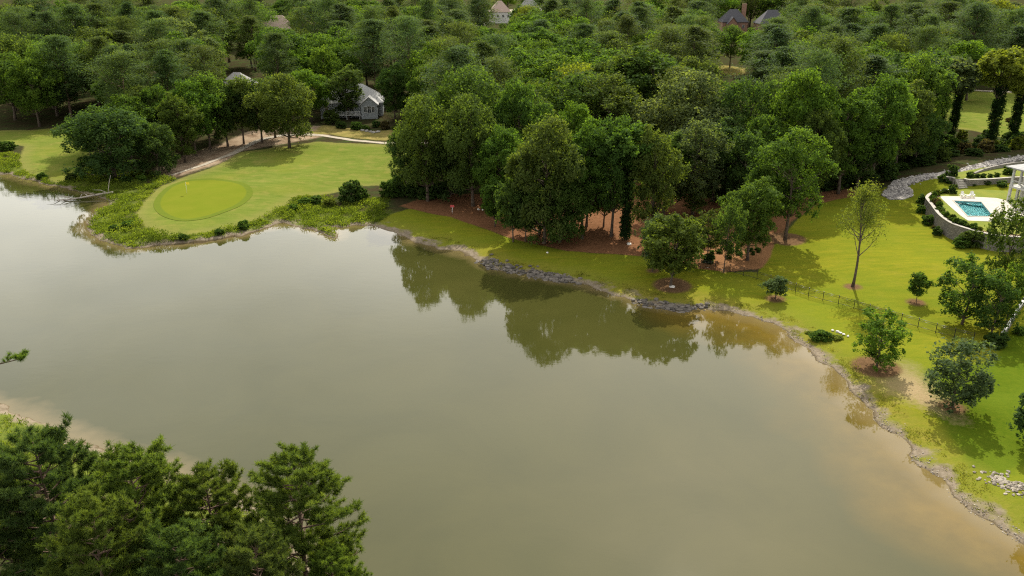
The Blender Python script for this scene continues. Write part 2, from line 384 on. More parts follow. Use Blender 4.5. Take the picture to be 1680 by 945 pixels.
fair = mixc(t, mth(t, 'MULTIPLY', rng_(t, nD, .45, .75), .28), fair, (.05,.075,.012))
c = mixc(t, edge('a_fair', .35, 1.6), c, fair)
c = mixc(t, edge('a_dry', .6, 2), c, mixc(t, rng_(t, nA, .3, .7), (.12,.115,.03), (.24,.19,.07)))
c = mixc(t, edge('a_bed', .2, .8), c, mixc(t, rng_(t, nD, .3, .7), (.16,.080,.036), (.255,.135,.068)))
c = mixc(t, edge('a_ring', .35, 1.3, nD, .25), c, mixc(t, rng_(t, nB, .3, .7), (.085,.052,.028), (.15,.090,.048)))
c = mixc(t, edge('a_chan', .2, .8), c, (.12,.11,.10))
mud = mixc(t, rng_(t, nB, .3, .7), (.11,.088,.060), (.215,.180,.135))
c = mixc(t, rng_(t, mth(t, 'ADD', att('a_shore'), mth(t, 'MULTIPLY', mth(t, 'SUBTRACT', nA, .5), 5.5)), 1.9, .9), c, mud)
c = mixc(t, rng_(t, att('a_shore'), .35, .05), c, (.075,.058,.032))
t.links.new(c, b.inputs['Base Color'])
bump(t, b, mth(t, 'ADD', nB, nD), .5, .12)
ground.data.materials.append(m)

# ------------------------------------------------------------------ water
wx = lines(-110, 80, 1.5, -300, 100); wy = lines(40, 190, 1.5, -70, 200)
GXw, GYw = np.meshgrid(wx, wy); Xw, Yw = GXw.ravel(), GYw.ravel()
dw = -shore_d(Xw, Yw)
RS = [at_z(*p, 0) for p in SHORE if p[0] > 1120]
drs = dline(Xw, Yw, RS)
nx, ny = len(wx), len(wy); idx = np.arange(nx*ny).reshape(ny, nx)
F = np.stack([idx[:-1,:-1].ravel(), idx[:-1,1:].ravel(), idx[1:,1:].ravel(), idx[1:,:-1].ravel()], 1)
water = link('water', np_mesh('water', np.stack([Xw, Yw, 0*Xw], 1), F, {'d': ('POINT', dw), 'dr': ('POINT', drs)}, True)); tag(water, kind='structure')
m, t, b = mat('pond_water', .03, .5); co = obj_co(t); b.inputs['IOR'].default_value = 1.333
nA = noise(t, .06, 5, .6, co, .6); nB = noise(t, .35, 5, .6, co)
mp2 = nd(t, 'ShaderNodeMapping'); mp2.inputs['Scale'].default_value = (.55, 1, 1); mp2.inputs['Rotation'].default_value = (0, 0, R(35)); t.links.new(co, mp2.inputs['Vector'])
deep = mixc(t, rng_(t, nA, .3, .7), (.031,.033,.008), (.042,.042,.011))
gold = mixc(t, rng_(t, nB, .3, .7), (.080,.056,.010), (.115,.078,.014))
dr = mth(t, 'ADD', att('dr'), mth(t, 'MULTIPLY', mth(t, 'SUBTRACT', nA, .5), 14))
c = mixc(t, rng_(t, dr, 11, 0), deep, gold)
c = mixc(t, mth(t, 'MULTIPLY', rng_(t, mth(t, 'ADD', att('d'), mth(t, 'MULTIPLY', mth(t, 'SUBTRACT', nB, .5), 3)), 2.6, .2), .7), c, (.13,.10,.045))
t.links.new(c, b.inputs['Base Color'])
w1 = noise(t, .9, 3, .5, mp2.outputs[0]); w2 = noise(t, 4.5, 3, .6, mp2.outputs[0])
bump(t, b, mth(t, 'ADD', w1, mth(t, 'MULTIPLY', w2, .22)), .06, .06)
water.data.materials.append(m)

# ------------------------------------------------------------------ draped sheets: green and path
def drape(name, poly, mat_, off=.05, step=1.1):
    poly = np.asarray(poly); x0, y0 = poly.min(0); x1, y1 = poly.max(0)
    gx_, gy_ = np.meshgrid(np.arange(x0, x1, step), np.arange(y0, y1, step)); qx, qy = gx_.ravel(), gy_.ravel()
    k = sdf(qx, qy, poly) > .35*step
    pts = [Vector(p) for p in poly]+[Vector((a, b_)) for a, b_ in zip(qx[k], qy[k])]
    n = len(poly); r = delaunay_2d_cdt(pts, [(i, (i+1) % n) for i in range(n)], [], 1, 1e-5)
    v2 = np.array([tuple(v) for v in r[0]]); z = height(v2[:,0], v2[:,1])+off
    A_ = {'rim': ('POINT', sdf(v2[:,0], v2[:,1], poly))}
    tri = [f for f in r[2] if len(f) == 3]
    me = np_mesh(name, np.column_stack([v2, z]), np.array(tri), A_, True)
    o = link(name, me, mat_); tag(o, kind='structure'); return o
m, t, b = mat('putting_turf', 1.0, .0); co = obj_co(t)
nA = noise(t, .25, 5, .6, co); nB = noise(t, 2, 5, .7, co)
g = mixc(t, rng_(t, nA, .3, .7), (.105,.130,.012), (.125,.138,.015)); g = mixc(t, mth(t, 'MULTIPLY', rng_(t, nB, .3, .7), .35), g, (.088,.118,.012))
ring = mixc(t, rng_(t, nB, .3, .7), (.075,.108,.014), (.10,.122,.018))
c = mixc(t, rng_(t, mth(t, 'ADD', att('rim'), mth(t, 'MULTIPLY', nB, .3)), 1.5, 1.2), g, ring); t.links.new(c, b.inputs['Base Color'])
GREEN = smooth_poly(PP([(252,334),(268,312),(300,297),(345,293),(385,297),(410,306),(414,320),(398,336),(365,350),(325,361),(290,362),(262,352)]), 5)
drape('putting_green', GREEN, m)
def strip(pts, w):
    c_ = smooth_poly(pts, 4, False); tn = np.gradient(c_, axis=0); tn /= np.linalg.norm(tn, axis=1)[:,None]+1e-9
    nn = np.stack([-tn[:,1], tn[:,0]], 1); ww = np.asarray(w)
    if ww.ndim: ww = np.interp(np.linspace(0, 1, len(c_)), np.linspace(0, 1, len(ww)), ww)[:,None]
    return np.concatenate([c_+nn*ww/2, (c_-nn*ww/2)[::-1]])
drape('cart_path', strip(CARTPATH, [.6,1.4,2.0,2.0,1.8,1.7,1.7,1.7]), M_PATH, .06)
drape('far_cart_path', strip(PP([(1500,146),(1560,146.5),(1610,149),(1660,151),(1760,154)]), 2.6), M_PATH, .06)
drape('forest_drive', strip([(x_, y_) for x_, y_ in [at_z(785,46,5), at_z(815,38,5), at_z(828,30,5), at_z(838,22,5)]], 6.0), M_PATH, .08, 3)
#PART2
# ------------------------------------------------------------------ buildings, walls, pool
def wall_strip(name, pts, z0f, z1, th, mat_, parent=None, closed=False):
    """upright wall along a plan polyline, u = length, v = height (kept in the UV map)"""
    P_ = np.asarray(pts, float); tn = np.gradient(P_, axis=0); tn /= np.linalg.norm(tn, axis=1)[:,None]+1e-9
    nn = np.stack([-tn[:,1], tn[:,0]], 1)*th/2
    s = np.concatenate([[0], np.cumsum(np.linalg.norm(np.diff(P_, axis=0), axis=1))])
    n = len(P_); vs = []; 
    for i in range(n):
        z0 = z0f(*P_[i]) if callable(z0f) else z0f; zz = z1[i] if hasattr(z1, '__len__') else z1
        for (q, z) in ((P_[i]+nn[i], z0), (P_[i]+nn[i], zz), (P_[i]-nn[i], zz), (P_[i]-nn[i], z0)): vs.append((q[0], q[1], z))
    fs = []
    for i in range(n-1):
        for k in range(4): fs.append((i*4+k, i*4+(k+1) % 4, (i+1)*4+(k+1) % 4, (i+1)*4+k))
    fs += [(3,2,1,0), tuple((n-1)*4+k for k in range(4))]
    me = bpy.data.meshes.new(name); me.from_pydata(vs, [], fs)
    uv = me.uv_layers.new(name='UVMap')
    for pl in me.polygons:
        for li in pl.loop_indices:
            vi = me.loops[li].vertex_index; i = vi//4; k = vi % 4
            uv.data[li].uv = (s[i]+(th if k in (2,3) else 0), vs[vi][2])
    bm = bmesh.new(); bm.from_mesh(me); bmesh.ops.recalc_face_normals(bm, faces=bm.faces); bm.to_mesh(me); bm.free()
    return link(name, me, mat_, parent)
def flat_fill(name, outer, holes, z, mat_, parent=None, thick=0):
    bm = bmesh.new(); es = []
    for loop in [outer]+holes:
        vs = [bm.verts.new((p[0], p[1], z)) for p in loop]
        es += [bm.edges.new((vs[i-1], vs[i])) for i in range(len(vs))]
    bmesh.ops.triangle_fill(bm, use_beauty=True, use_dissolve=False, edges=es)
    for f in bm.faces:
        if f.normal.z < 0: f.normal_flip()
    if thick:
        r = bmesh.ops.extrude_face_region(bm, geom=list(bm.faces))
        bmesh.ops.translate(bm, vec=(0, 0, -thick), verts=[v for v in r['geom'] if isinstance(v, bmesh.types.BMVert)])
        bmesh.ops.recalc_face_normals(bm, faces=bm.faces)
    me = bpy.data.meshes.new(name); bm.to_mesh(me); bm.free()
    return link(name, me, mat_, parent)
M_YARDGRASS = simple('yard_grass', (.10,.135,.012), (.155,.165,.018), .5, .95, .12, .2, .03)
M_SOIL = simple('garden_soil', (.10,.055,.032), (.17,.095,.058), 1.5, .95)
def hip(mb, w, d, z0, h, ridge, over=.4, cx=0, cy=0, th=.18):
    W2, D2, r = w/2+over, d/2+over, ridge/2
    v = [(cx-W2,cy-D2,z0),(cx+W2,cy-D2,z0),(cx+W2,cy+D2,z0),(cx-W2,cy+D2,z0),(cx-r,cy,z0+h),(cx+r,cy,z0+h)]
    v += [(a,b_,c_-th) for a,b_,c_ in v[:4]]
    mb.add(v, [(0,1,5,4),(1,2,5),(2,3,4,5),(3,0,4),(0,6,7,1),(1,7,8,2),(2,8,9,3),(3,9,6,0),(9,8,7,6)]); return mb
def gable(mb, w, y0, y1, z0, h, over=.35, cx=0, th=.18):
    """ridge along y"""
    a = w/2+over; zz = z0-over*h/(w/2)
    v = []
    for y in (y0, y1):
        v += [(cx-a,y,zz),(cx,y,z0+h),(cx+a,y,zz),(cx-a,y,zz-th),(cx,y,z0+h-th),(cx+a,y,zz-th)]
    mb.add(v, [(0,1,7,6),(1,2,8,7),(3,9,10,4),(4,10,11,5),(0,3,4,1),(1,4,5,2),(6,7,10,9),(7,8,11,10),(0,6,9,3),(2,5,11,8)]); return mb
def window(parent, c, w, h, rz=0, arch=False):
    f = MB(); t_ = .09
    M = Matrix.Translation(c) @ Matrix.Rotation(rz, 4, 'Z')
    def bx(x, z, dx, dz, dy=.1): f.box(M @ Vector((x, 0, z)), (dx, dy, dz), rz)
    bx(-w/2, 0, t_, h+t_); bx(w/2, 0, t_, h+t_); bx(0, h/2, w-t_-.004, t_); bx(0, -h/2, w-t_-.004, t_); bx(0, 0, .05, h-t_-.004, .07); bx(0, .1*h, w-t_-.1, .045, .05)
    fo = f.build('window', M_TRIM, parent)
    p_ = MB(); p_.box(M @ Vector((0, .02, 0)), (w-.05, .03, h-.05), rz); p_.build('pane', M_GLASS, fo)
    return fo
def build_house(name, label, loc, w, d, eave, rh, rz, wallm, roofm, chimney=None, wing=None, wins=4, base=1.5):
    h = empty(name, loc, rz); tag(h, label, 'house')
    b_ = MB(); b_.box((0, 0, (eave-base)/2), (w, d, eave+base))
    b_.build('wall', wallm, h)
    if wing:
        wx_, ww, wd, we, wh = wing
        g = MB(); y0 = -d/2-wd; y1 = -d/2-.003
        g.add([(wx_-ww/2,y0,-base),(wx_+ww/2,y0,-base),(wx_+ww/2,y0,we),(wx_,y0,we+wh),(wx_-ww/2,y0,we),
               (wx_-ww/2,y1,-base),(wx_+ww/2,y1,-base),(wx_+ww/2,y1,we),(wx_,y1,we+wh),(wx_-ww/2,y1,we)],
              [(0,1,2,3,4),(9,8,7,6,5),(0,4,9,5),(1,6,7,2),(0,5,6,1)])
        g.build('gable_wall', wallm, h)
    r = MB(); hip(r, w, d, eave, rh, max(w-d, 2))
    ro = r.build('roof', roofm, h)
    if wing:
        r2 = MB(); gable(r2, ww, y0-.4, 1.0, we+.03, wh, .35, wx_); r2.build('gable_roof', roofm, h)
    if chimney:
        c_ = MB(); c_.box((chimney[0], chimney[1], eave+rh*.55), (chimney[2], chimney[2]*.7, rh*1.7), 0, .03); c_.box((chimney[0], chimney[1], eave+rh*1.4+.08), (chimney[2]+.2, chimney[2]*.7+.2, .16)); c_.build('chimney', M_BRICKWALL, ro)
    for i in range(wins):
        x = -w/2+w*(i+.5)/wins
        if wing and abs(x-wx_) < ww/2+.7: continue
        window(h, (x, -d/2-.04, eave*.55), 1.1, min(1.5, eave*.5))
    return h
# grey gabled house behind the golf green
hx, hy = P(604, 192); hz = H1(hx, hy)
GH = build_house('gabled_house', 'grey sided house with pale shingle roof and gabled bay behind the golf green', (hx-5.0, hy+5.5, hz+.6), 17, 11, 3.3, 4.4, R(6), M_SIDEGREY, M_ROOFPALE, None, (5.0, 4.4, 3.2, 3.5, 1.9), 5)
for (wx_, ww, hh) in ((3.95,.8,1.5),(5.0,1.0,1.9),(6.05,.8,1.5)): window(GH, (wx_, -8.74, 1.9), ww, hh)
dk = MB(); dk.box((-1.2, -7.2, .45), (7.6, 3.2, .16))
for x in np.linspace(-4.9, 2.4, 7): dk.box((x, -8.7, .9), (.1, .1, 1.05))
dk.box((-1.25, -8.7, 1.47), (7.5, .12, .08)); dk.box((-1.25, -8.7, .75), (7.5, .05, .06))
for x in np.linspace(-4.9, 2.4, 50): dk.box((x, -8.76, 1.1), (.03, .03, .66))
for x in (-4.8, -1.2, 2.3): dk.box((x, -8.5, -.5), (.14, .14, 1.72))
dk.build('deck_railing', M_TRIM, GH)
# far roofs in the woods
def far_house(name, label, px, py, htop, w, d, eave, rh, rz, wm, rm, ch=None, wing=None, wins=4):
    x, y = TOP(px, py, htop); z = H1(x, y)
    return build_house(name, label, (x, y, z+htop-eave-rh), w, d, eave, rh, R(rz), wm, rm, ch, wing, wins, htop)
far_house('brick_house', 'large dark slate roofed house with a brick chimney deep in the far wood', 1204, 15, 12, 13, 9, 5, 6, 4, M_BRICKWALL, M_ROOFDARK, (5.2, -.5, 2.0), (-2, 5, 2.2, 4.6, 3.0), 3)
far_house('garage_wing', 'plain dark slate roof right of the brick chimney house', 1268, 16, 12, 15, 10, 4.6, 6.4, 4, M_BRICKWALL, M_ROOFDARK, None, (4.2, 4, 1.8, 4.2, 2.4), 3)
far_house('tan_roof_house', 'house with pinkish tan roof at the top edge left of centre', 452, 25, 13, 17, 11, 4.6, 6, 8, M_SIDEPALE, M_ROOFTAN, None, None, 4)
far_house('small_roof_house', 'low house with dark grey hipped roof just behind the grove of the golf green', 388, 118, 9.0, 9, 8, 4, 3.6, -6, M_SIDEGREY, M_ROOFGREY, None, None, 3)
far_house('distant_house', 'distant pale brown roofed house beside a sunny driveway at top centre', 820, 1, 12, 12, 10, 5, 6, 5, M_SIDEPALE, M_ROOFTAN, None, None, 4)
far_house('distant_house', 'distant grey blue roofed house right of the sunny driveway', 868, 0, 12, 15, 10, 5, 6, -4, M_SIDEPALE, M_ROOFGREY, None, None, 4)

# pool terrace
bx_, by_ = P(1535, 373); ZT = H1(bx_, by_)+2.35
def T(px, py, dz=0): return at_z(px, py, ZT+dz)
cap_px = [(1562,311),(1543,313),(1528,317),(1521,323),(1523,328),(1529.5,336),(1536,345),(1543,353),(1552,360),(1562,366),(1574,370.5),(1585,374),(1606,380),(1638,386),(1680,389),(1740,391)]
WALLP = smooth_poly([T(*p, .15) for p in cap_px], 4, False)
PW = empty('retaining_wall', (0,0,0)); tag(PW, 'curved grey block retaining wall with pale cap around the swimming pool', 'wall')
wall_strip('block_face', WALLP, lambda x, y: H1(x, y)-.4, ZT+.10, .45, M_BLOCK, PW)
wall_strip('cap', WALLP, ZT+.103, ZT+.20, .56, M_CAP, PW)
POOL = [T(1565,330,-.02), T(1609.5,332,-.02), T(1629,355.5,-.02), T(1587.6,355,-.02)]
DECK = [T(1541,322),T(1590,322.5),T(1634,325),T(1675,334),T(1690,350),T(1672,366),T(1640,364),T(1612,363),T(1588,362),T(1576,354),T(1561,341),T(1550,331)]
back = [T(1600,309), T(1655,312), T(1740,318)]
inner = [tuple(p) for p in WALLP]
TERR = inner + [back[2], back[1], back[0]]
tl = flat_fill('terrace_lawn', TERR, [POOL], ZT, M_YARDGRASS); tag(tl, kind='structure')
pd = flat_fill('pool_deck', DECK, [POOL], ZT+.03, M_DECK, None); tag(pd, kind='structure')
soil_in = [tuple(WALLP[i]) for i in range(8, len(WALLP)-3, 2)]
def inset(l, k):
    l = np.asarray(l); c_ = np.array(T(1640, 345)); d_ = c_-l; return [tuple(x) for x in l+d_/np.linalg.norm(d_, axis=1)[:,None]*k]
sb = flat_fill('planting_strip', inset(soil_in, .3)+inset(soil_in, 1.7)[::-1], [], ZT+.015, M_SOIL); tag(sb, kind='structure')
SP = empty('swimming_pool', (0,0,0)); tag(SP, 'turquoise rectangular swimming pool set in a pale concrete deck', 'swimming pool')
m, t, b = mat('pool_plaster', .5); co = obj_co(t)
t.links.new(mixc(t, rng_(t, noise(t, 1.2, 4, .6, co), .3, .7), (.16,.38,.40), (.21,.45,.46)), b.inputs['Base Color']); M_PLASTER = m
bs = MB(); q = [(p[0], p[1], ZT+.03) for p in POOL]+[(p[0], p[1], ZT-1.3) for p in POOL]
bs.add(q, [(0,1,5,4),(1,2,6,5),(2,3,7,6),(3,0,4,7),(4,5,6,7)]); bs.build('basin', M_PLASTER, SP)
pc = np.array(POOL).mean(0)
cpo = [tuple(np.array(p)+(np.array(p)-pc)/np.linalg.norm(np.array(p)-pc)*.42) for p in POOL]
flat_fill('coping', cpo, [POOL], ZT+.09, M_CAP, SP, .055)
m, t, b = mat('pool_water', .02, .5); b.inputs['Base Color'].default_value = (.55,.85,.88,1); b.inputs['Transmission Weight'].default_value = 1; b.inputs['IOR'].default_value = 1.33
bump(t, b, noise(t, 1.6, 3, .5, obj_co(t)), .035, .03)
flat_fill('water_surface', POOL, [], ZT-.12, m, SP)
a_, b2_ = np.array(POOL[1]), np.array(POOL[0]); c2_ = np.array(POOL[2])
e1 = (b2_-a_)/np.linalg.norm(b2_-a_); e2 = (c2_-a_)/np.linalg.norm(c2_-a_)
arc = [tuple(a_+e1*(.02+2.6*math.cos(q_))+e2*(.02+1.6*math.sin(q_))) for q_ in np.linspace(0, math.pi/2, 9)]
flat_fill('entry_step', [tuple(a_+e1*.02+e2*.02)]+arc, [], ZT-.35, M_PLASTER, SP, .5)
# adirondack chairs and table
def adirondack():
    c_ = empty('garden_chair', (0,0,0))
    s = MB(); s.box((0, .05, .36), (.55, .55, .04), 0, .01, (R(-10), 'X')); s.build('seat', M_WHITE, c_)
    k = MB()
    for i in range(5):
        x = -.24+.12*i; hgt = .78-.06*abs(i-2)
        k.box((x, .42, .36+hgt/2), (.105, .03, hgt), 0, .008, (R(-20), 'X'))
    k.build('backrest', M_WHITE, c_)
    for sx in (-1, 1):
        a__ = MB(); a__.box((sx*.36, .08, .56), (.14, .72, .035), 0, .01); a__.build('armrest', M_WHITE, c_)
        l_ = MB(); l_.box((sx*.34, -.2, .27), (.09, .07, .54)); l_.build('leg', M_WHITE, c_)
        l_ = MB(); l_.box((sx*.29, .3, .24), (.05, .95, .10), 0, 0, (R(16), 'X')); l_.build('leg', M_WHITE, c_)
    return c_
def copy_tree(o, parent=None):
    c_ = o.copy(); COL.objects.link(c_)
    if parent: c_.parent = parent
    for ch in o.children: copy_tree(ch, c_)
    return c_
ch1 = adirondack(); g = 'white garden chairs by the pool'
x, y = T(1580, 324.5); ch1.location = (x, y, ZT+.03); ch1.rotation_euler.z = R(8); tag(ch1, 'white slatted garden chair left of the small table by the pool', 'chair', g)
ch2 = copy_tree(ch1); x, y = T(1594.5, 324.5); ch2.location = (x, y, ZT+.03); ch2.rotation_euler.z = R(-14); tag(ch2, 'white slatted garden chair right of the small table by the pool', 'chair', g)
tb = empty('side_table'); x, y = T(1587.3, 324.5); tb.location = (x, y, ZT+.03); tag(tb, 'small white table between the two white garden chairs', 'table')
k = MB(); k.box((0,0,.45), (.55,.5,.04), 0, .01); k.build('tabletop', M_WHITE, tb)
for sx in (-1,1):
    for sy in (-1,1): k = MB(); k.box((sx*.22, sy*.2, .215), (.06,.06,.43)); k.build('leg', M_WHITE, tb)
# upper terrace: wall with steps, lawn, and a second wall by the stone channel
ZU = ZT+1.35
UC = [at_z(*p, ZU+.1) for p in [(1553,289.5),(1563,291),(1567,292.5),(1580,292.5),(1590,294.5),(1610,294),(1630,293),(1665,290.5),(1720,289)]]
UW = empty('retaining_wall'); tag(UW, 'low grey block wall with stone steps behind the pool lawn', 'wall')
UWp = smooth_poly(UC, 4, False)
g1 = UWp[:9]; g2 = UWp[13:]
wall_strip('block_face', g1, lambda x, y: H1(x, y)-.4, ZU+.05, .4, M_BLOCK, UW); wall_strip('cap', g1, ZU+.053, ZU+.14, .5, M_CAP, UW)
wall_strip('block_face', g2, lambda x, y: H1(x, y)-.4, ZU+.05, .4, M_BLOCK, UW); wall_strip('cap', g2, ZU+.053, ZU+.14, .5, M_CAP, UW)
A0, A1 = np.array(UWp[9]), np.array(UWp[12]); mid = (A0+A1)/2; dv = (A1-A0); wst = np.linalg.norm(dv)+.5; ang = math.atan2(dv[1], dv[0]); nrm = np.array([dv[1], -dv[0]])/np.linalg.norm(dv)
for i in range(6):
    s = MB(); p_ = mid+nrm*(.35*i-.1); top = ZU-.02-.23*i; s.box((p_[0], p_[1], top-.4), (wst-.06*i*0, .36, .8), ang, .015); s.build('step', M_CAP, UW)
back_e = [at_z(*p, ZU) for p in [(1720,266),(1665,268),(1625,273),(1590,279),(1560,285)]]
ul = flat_fill('upper_lawn', [tuple(p) for p in UWp]+back_e, [], ZU, M_YARDGRASS); tag(ul, kind='structure')
W3 = smooth_poly([at_z(*p, ZU+1.0) for p in [(1600,277),(1616,272),(1640,267.5),(1665,265),(1720,262)]], 4, False)
BW = empty('retaining_wall'); tag(BW, 'dark block wall below the stone channel beside the house roof', 'wall')
wall_strip('block_face', W3, lambda x, y: H1(x, y)-.4, np.linspace(ZU+.25, ZU+1.0, len(W3)), .4, M_BLOCK, BW)
# porch house at the right edge
C0 = np.array(at_z(1650, 330, ZT)); f1 = np.array([2.4,-6.3]); f1 /= np.linalg.norm(f1); f2 = np.array([-f1[1], f1[0]])
PH = empty('porch_house', (C0[0], C0[1], ZT), math.atan2(f2[1], f2[0])); tag(PH, 'pale two storey house with columned porch beside the swimming pool', 'house')
# local axes: x = into the house, y = away from the camera along the facade (facade runs to -y)
FL = 15
k = MB(); k.box((7, -FL/2, 3.05), (8.6, FL-.6, 6.1)); k.build('wall', M_SIDEPALE, PH)
k = MB(); hip(k, 11.6, FL+.6, 6.25, 2.6, 1.0, .55, 5.6, -FL/2); ro = k.build('roof', M_ROOFPALE, PH)
k = MB(); k.box((1.3, -FL/2, 2.75), (2.62, FL, .3)); k.build('porch_floor', M_TRIM, PH)
k = MB(); k.box((.22, -FL/2, 5.92), (.3, FL, .3)); k.box((1.5, -.22, 5.92), (2.2, .3, .3)); k.build('beam', M_TRIM, PH)
for yy in (-.22, -3.4, -6.6, -9.8, -13.0):
    k = MB(); k.box((.25, yy, 1.3), (.42, .42, 2.6), 0, .03); k.build('column', M_TRIM, PH)
    k = MB(); k.box((.25, yy, 4.33), (.36, .36, 2.85), 0, .03); k.box((.25, yy, 3.0), (.46, .46, .18)); k.build('column', M_TRIM, PH)
for xx in (2.2,):
    k = MB(); k.box((xx, -.22, 1.3), (.42, .42, 2.6), 0, .03); k.build('column', M_TRIM, PH)
    k = MB(); k.box((xx, -.22, 4.33), (.36, .36, 2.85), 0, .03); k.build('column', M_TRIM, PH)
k = MB(); k.box((.2, -FL/2, 3.85), (.08, FL-.5, .08)); k.box((.2, -FL/2, 3.05), (.06, FL-.5, .06))
for yy in np.arange(-FL+.4, -.4, .16): k.box((.2, yy, 3.45), (.03, .03, .74))
k.build('railing', M_TRIM, PH)
for yy in (-2, -5, -8.2): window(PH, (2.66, yy, 4.2), 1.5, 1.9, R(90)); window(PH, (2.66, yy, 1.3), 1.5, 1.9, R(90))

# white capped wall at the right edge
wl = smooth_poly(PP([(1643,553),(1652,541),(1663,522),(1675,503),(1690,483),(1720,450)]), 3, False)
zl = [H1(*p)+.55 for p in wl]
LW = empty('garden_wall'); tag(LW, 'low dark garden wall with white cap beside the mulch strip', 'wall')
wall_strip('block_face', wl, lambda x, y: H1(x, y)-.3, zl, .35, M_BLOCK, LW)
k = wall_strip('cap', wl, zl[0]+.003, [z+.09 for z in zl], .32, M_WHITE, LW)
for v in k.data.vertices:
    i = v.index//4
    if v.index % 4 in (0, 3): v.co.z = zl[i]+.003

# black metal fence between lawn and bank
FPX_ = [(1128,434),(1137,437),(1160,441),(1185,444),(1215,451),(1242,458.5),(1265,466),(1288,473.5),(1313,482),(1337,490),(1366,497),(1400,506.5),(1440,519),(1477,529.5),(1507,538),(1537,547),(1572,556),(1596,562)]
FP = smooth_poly(PP(FPX_), 6, False); s_ = np.concatenate([[0], np.cumsum(np.linalg.norm(np.diff(FP, axis=0), axis=1))])
FE = empty('metal_fence', (0,0,0)); tag(FE, 'black metal picket fence crossing the lawn above the pond bank', 'fence')
def fpt(s): return np.interp(s, s_, FP[:,0]), np.interp(s, s_, FP[:,1])
npan = int(s_[-1]/2.1); HF = 1.25
for i in range(npan+1):
    x, y = fpt(s_[-1]*i/npan); z = H1(x, y); k = MB(); k.box((x, y, z+HF/2), (.075, .075, HF+.12)); k.box((x, y, z+HF+.075), (.1, .1, .03)); k.build('post', M_DARKMETAL, FE)
for i in range(npan):
    s0, s1 = s_[-1]*i/npan+.05, s_[-1]*(i+1)/npan-.05; k = MB()
    (xa, ya), (xb, yb) = fpt(s0), fpt(s1); za, zb = H1(xa, ya), H1(xb, yb); a_ = math.atan2(yb-ya, xb-xa); ln = math.hypot(xb-xa, yb-ya)
    for hh in (.18, HF-.25, HF-.03): k.tube([(xa, ya, za+hh), (xb, yb, zb+hh)], .022, 4)
    for j in range(1, 16):
        f_ = j/16; k.box((xa+(xb-xa)*f_, ya+(yb-ya)*f_, za+(zb-za)*f_+HF*.5+.03), (.018, .018, HF-.1), a_)
    k.build('picket_panel', M_DARKMETAL, FE)
# golf flag
x, y = P(307, 318); FG = empty('golf_flag', (x, y, H1(x, y)+.05)); tag(FG, 'yellow flag on a thin pole standing in the putting green', 'golf flag')
k = MB(); k.tube([(0,0,0),(0,0,2.3)], .02, 6); k.build('pole', M_WHITE, FG)
k = MB()
for i in range(6):
    pass
vs = []; fs = []
for i in range(7):
    for j in range(2): vs.append((.02+.11*i, .05*math.sin(i*1.1), 2.28-.45*j-.015*i*(1-j)))
for i in range(6): fs.append((i*2, i*2+1, i*2+3, i*2+2))
k.add(vs, fs, True); k.add([(a, b_+.012, c_) for a, b_, c_ in vs], [f[::-1] for f in fs], True)
k.build('flag', simple('yellow_cloth', (.75,.60,.04), (.80,.66,.06), 2, .7, .2, 0), FG)
# fallen tree lying in the water
rg = random.Random(4)
FT = empty('fallen_tree'); tag(FT, 'bare fallen tree lying in the shallow water by the weedy bank', 'fallen tree')
a0, b0 = at_z(186, 317, .6), at_z(100, 329, .15)
k = MB(); pts = [Vector((a0[0]+(b0[0]-a0[0])*f+.3*math.sin(f*5), a0[1]+(b0[1]-a0[1])*f+.25*math.sin(f*7), .75-.7*f+.1*math.sin(f*4))) for f in np.linspace(0, 1, 9)]
k.tube(pts, [.24-.02*i for i in range(9)], 8); k.build('trunk', M_WOOD, FT)
for i in range(13):
    p_ = pts[rg.randint(1, 8)]; dr_ = Vector((rg.uniform(-1, .1), rg.uniform(-1, 1), rg.uniform(-.05, .22))).normalized(); ln = rg.uniform(1.6, 4.2)
    k = MB(); q = p_+dr_*ln; q.z = max(q.z, -.15+rg.random()*.6); mid_ = (p_+q)/2+Vector((0, 0, .3)); k.tube([p_, mid_, q], [.08, .05, .02], 5); k.build('branch', M_WOOD, FT)
# small things on the straw beds
def rock_mesh(mb, c, r, rnd, sub=1):
    bm = bmesh.new(); bmesh.ops.create_icosphere(bm, subdivisions=sub, radius=1)
    sc = (r*rnd.uniform(.75, 1.3), r*rnd.uniform(.75, 1.3), r*rnd.uniform(.45, .8)); ph = rnd.uniform(0, 6.28)
    Mr = Matrix.Rotation(ph, 3, 'Z')
    for v in bm.verts:
        q = v.co*(1+rnd.uniform(-.18, .18)); v.co = Mr @ Vector((q.x*sc[0], q.y*sc[1], q.z*sc[2]))+Vector(c)
    bm.verts.index_update(); mb.add([v.co.copy() for v in bm.verts], [[v.index for v in f.verts] for f in bm.faces]); bm.free()
M_WHITEROCK = simple('pale_rock', (.50,.48,.44), (.70,.68,.63), 2, .85)
rr = random.Random(11)
for i, (px, py, r, lb) in enumerate([(1366,543,.17,'white rock at the left end of the short rock row on the bank'),(1374,545,.22,'white rock second from the left in the short rock row on the bank'),(1379,547,.19,'white rock in the middle of the short rock row on the bank'),(1384,549.5,.21,'white rock second from the right in the short rock row on the bank'),(1391,552.5,.17,'white rock at the right end of the short rock row on the bank')]):
    x, y = P(px, py); k = MB(); rock_mesh(k, (0,0,.08), r, rr, 2); o = k.build('rock', M_WHITEROCK); o.location = (x, y, H1(x, y)); tag(o, lb, 'rock', 'white rocks on the pond bank')
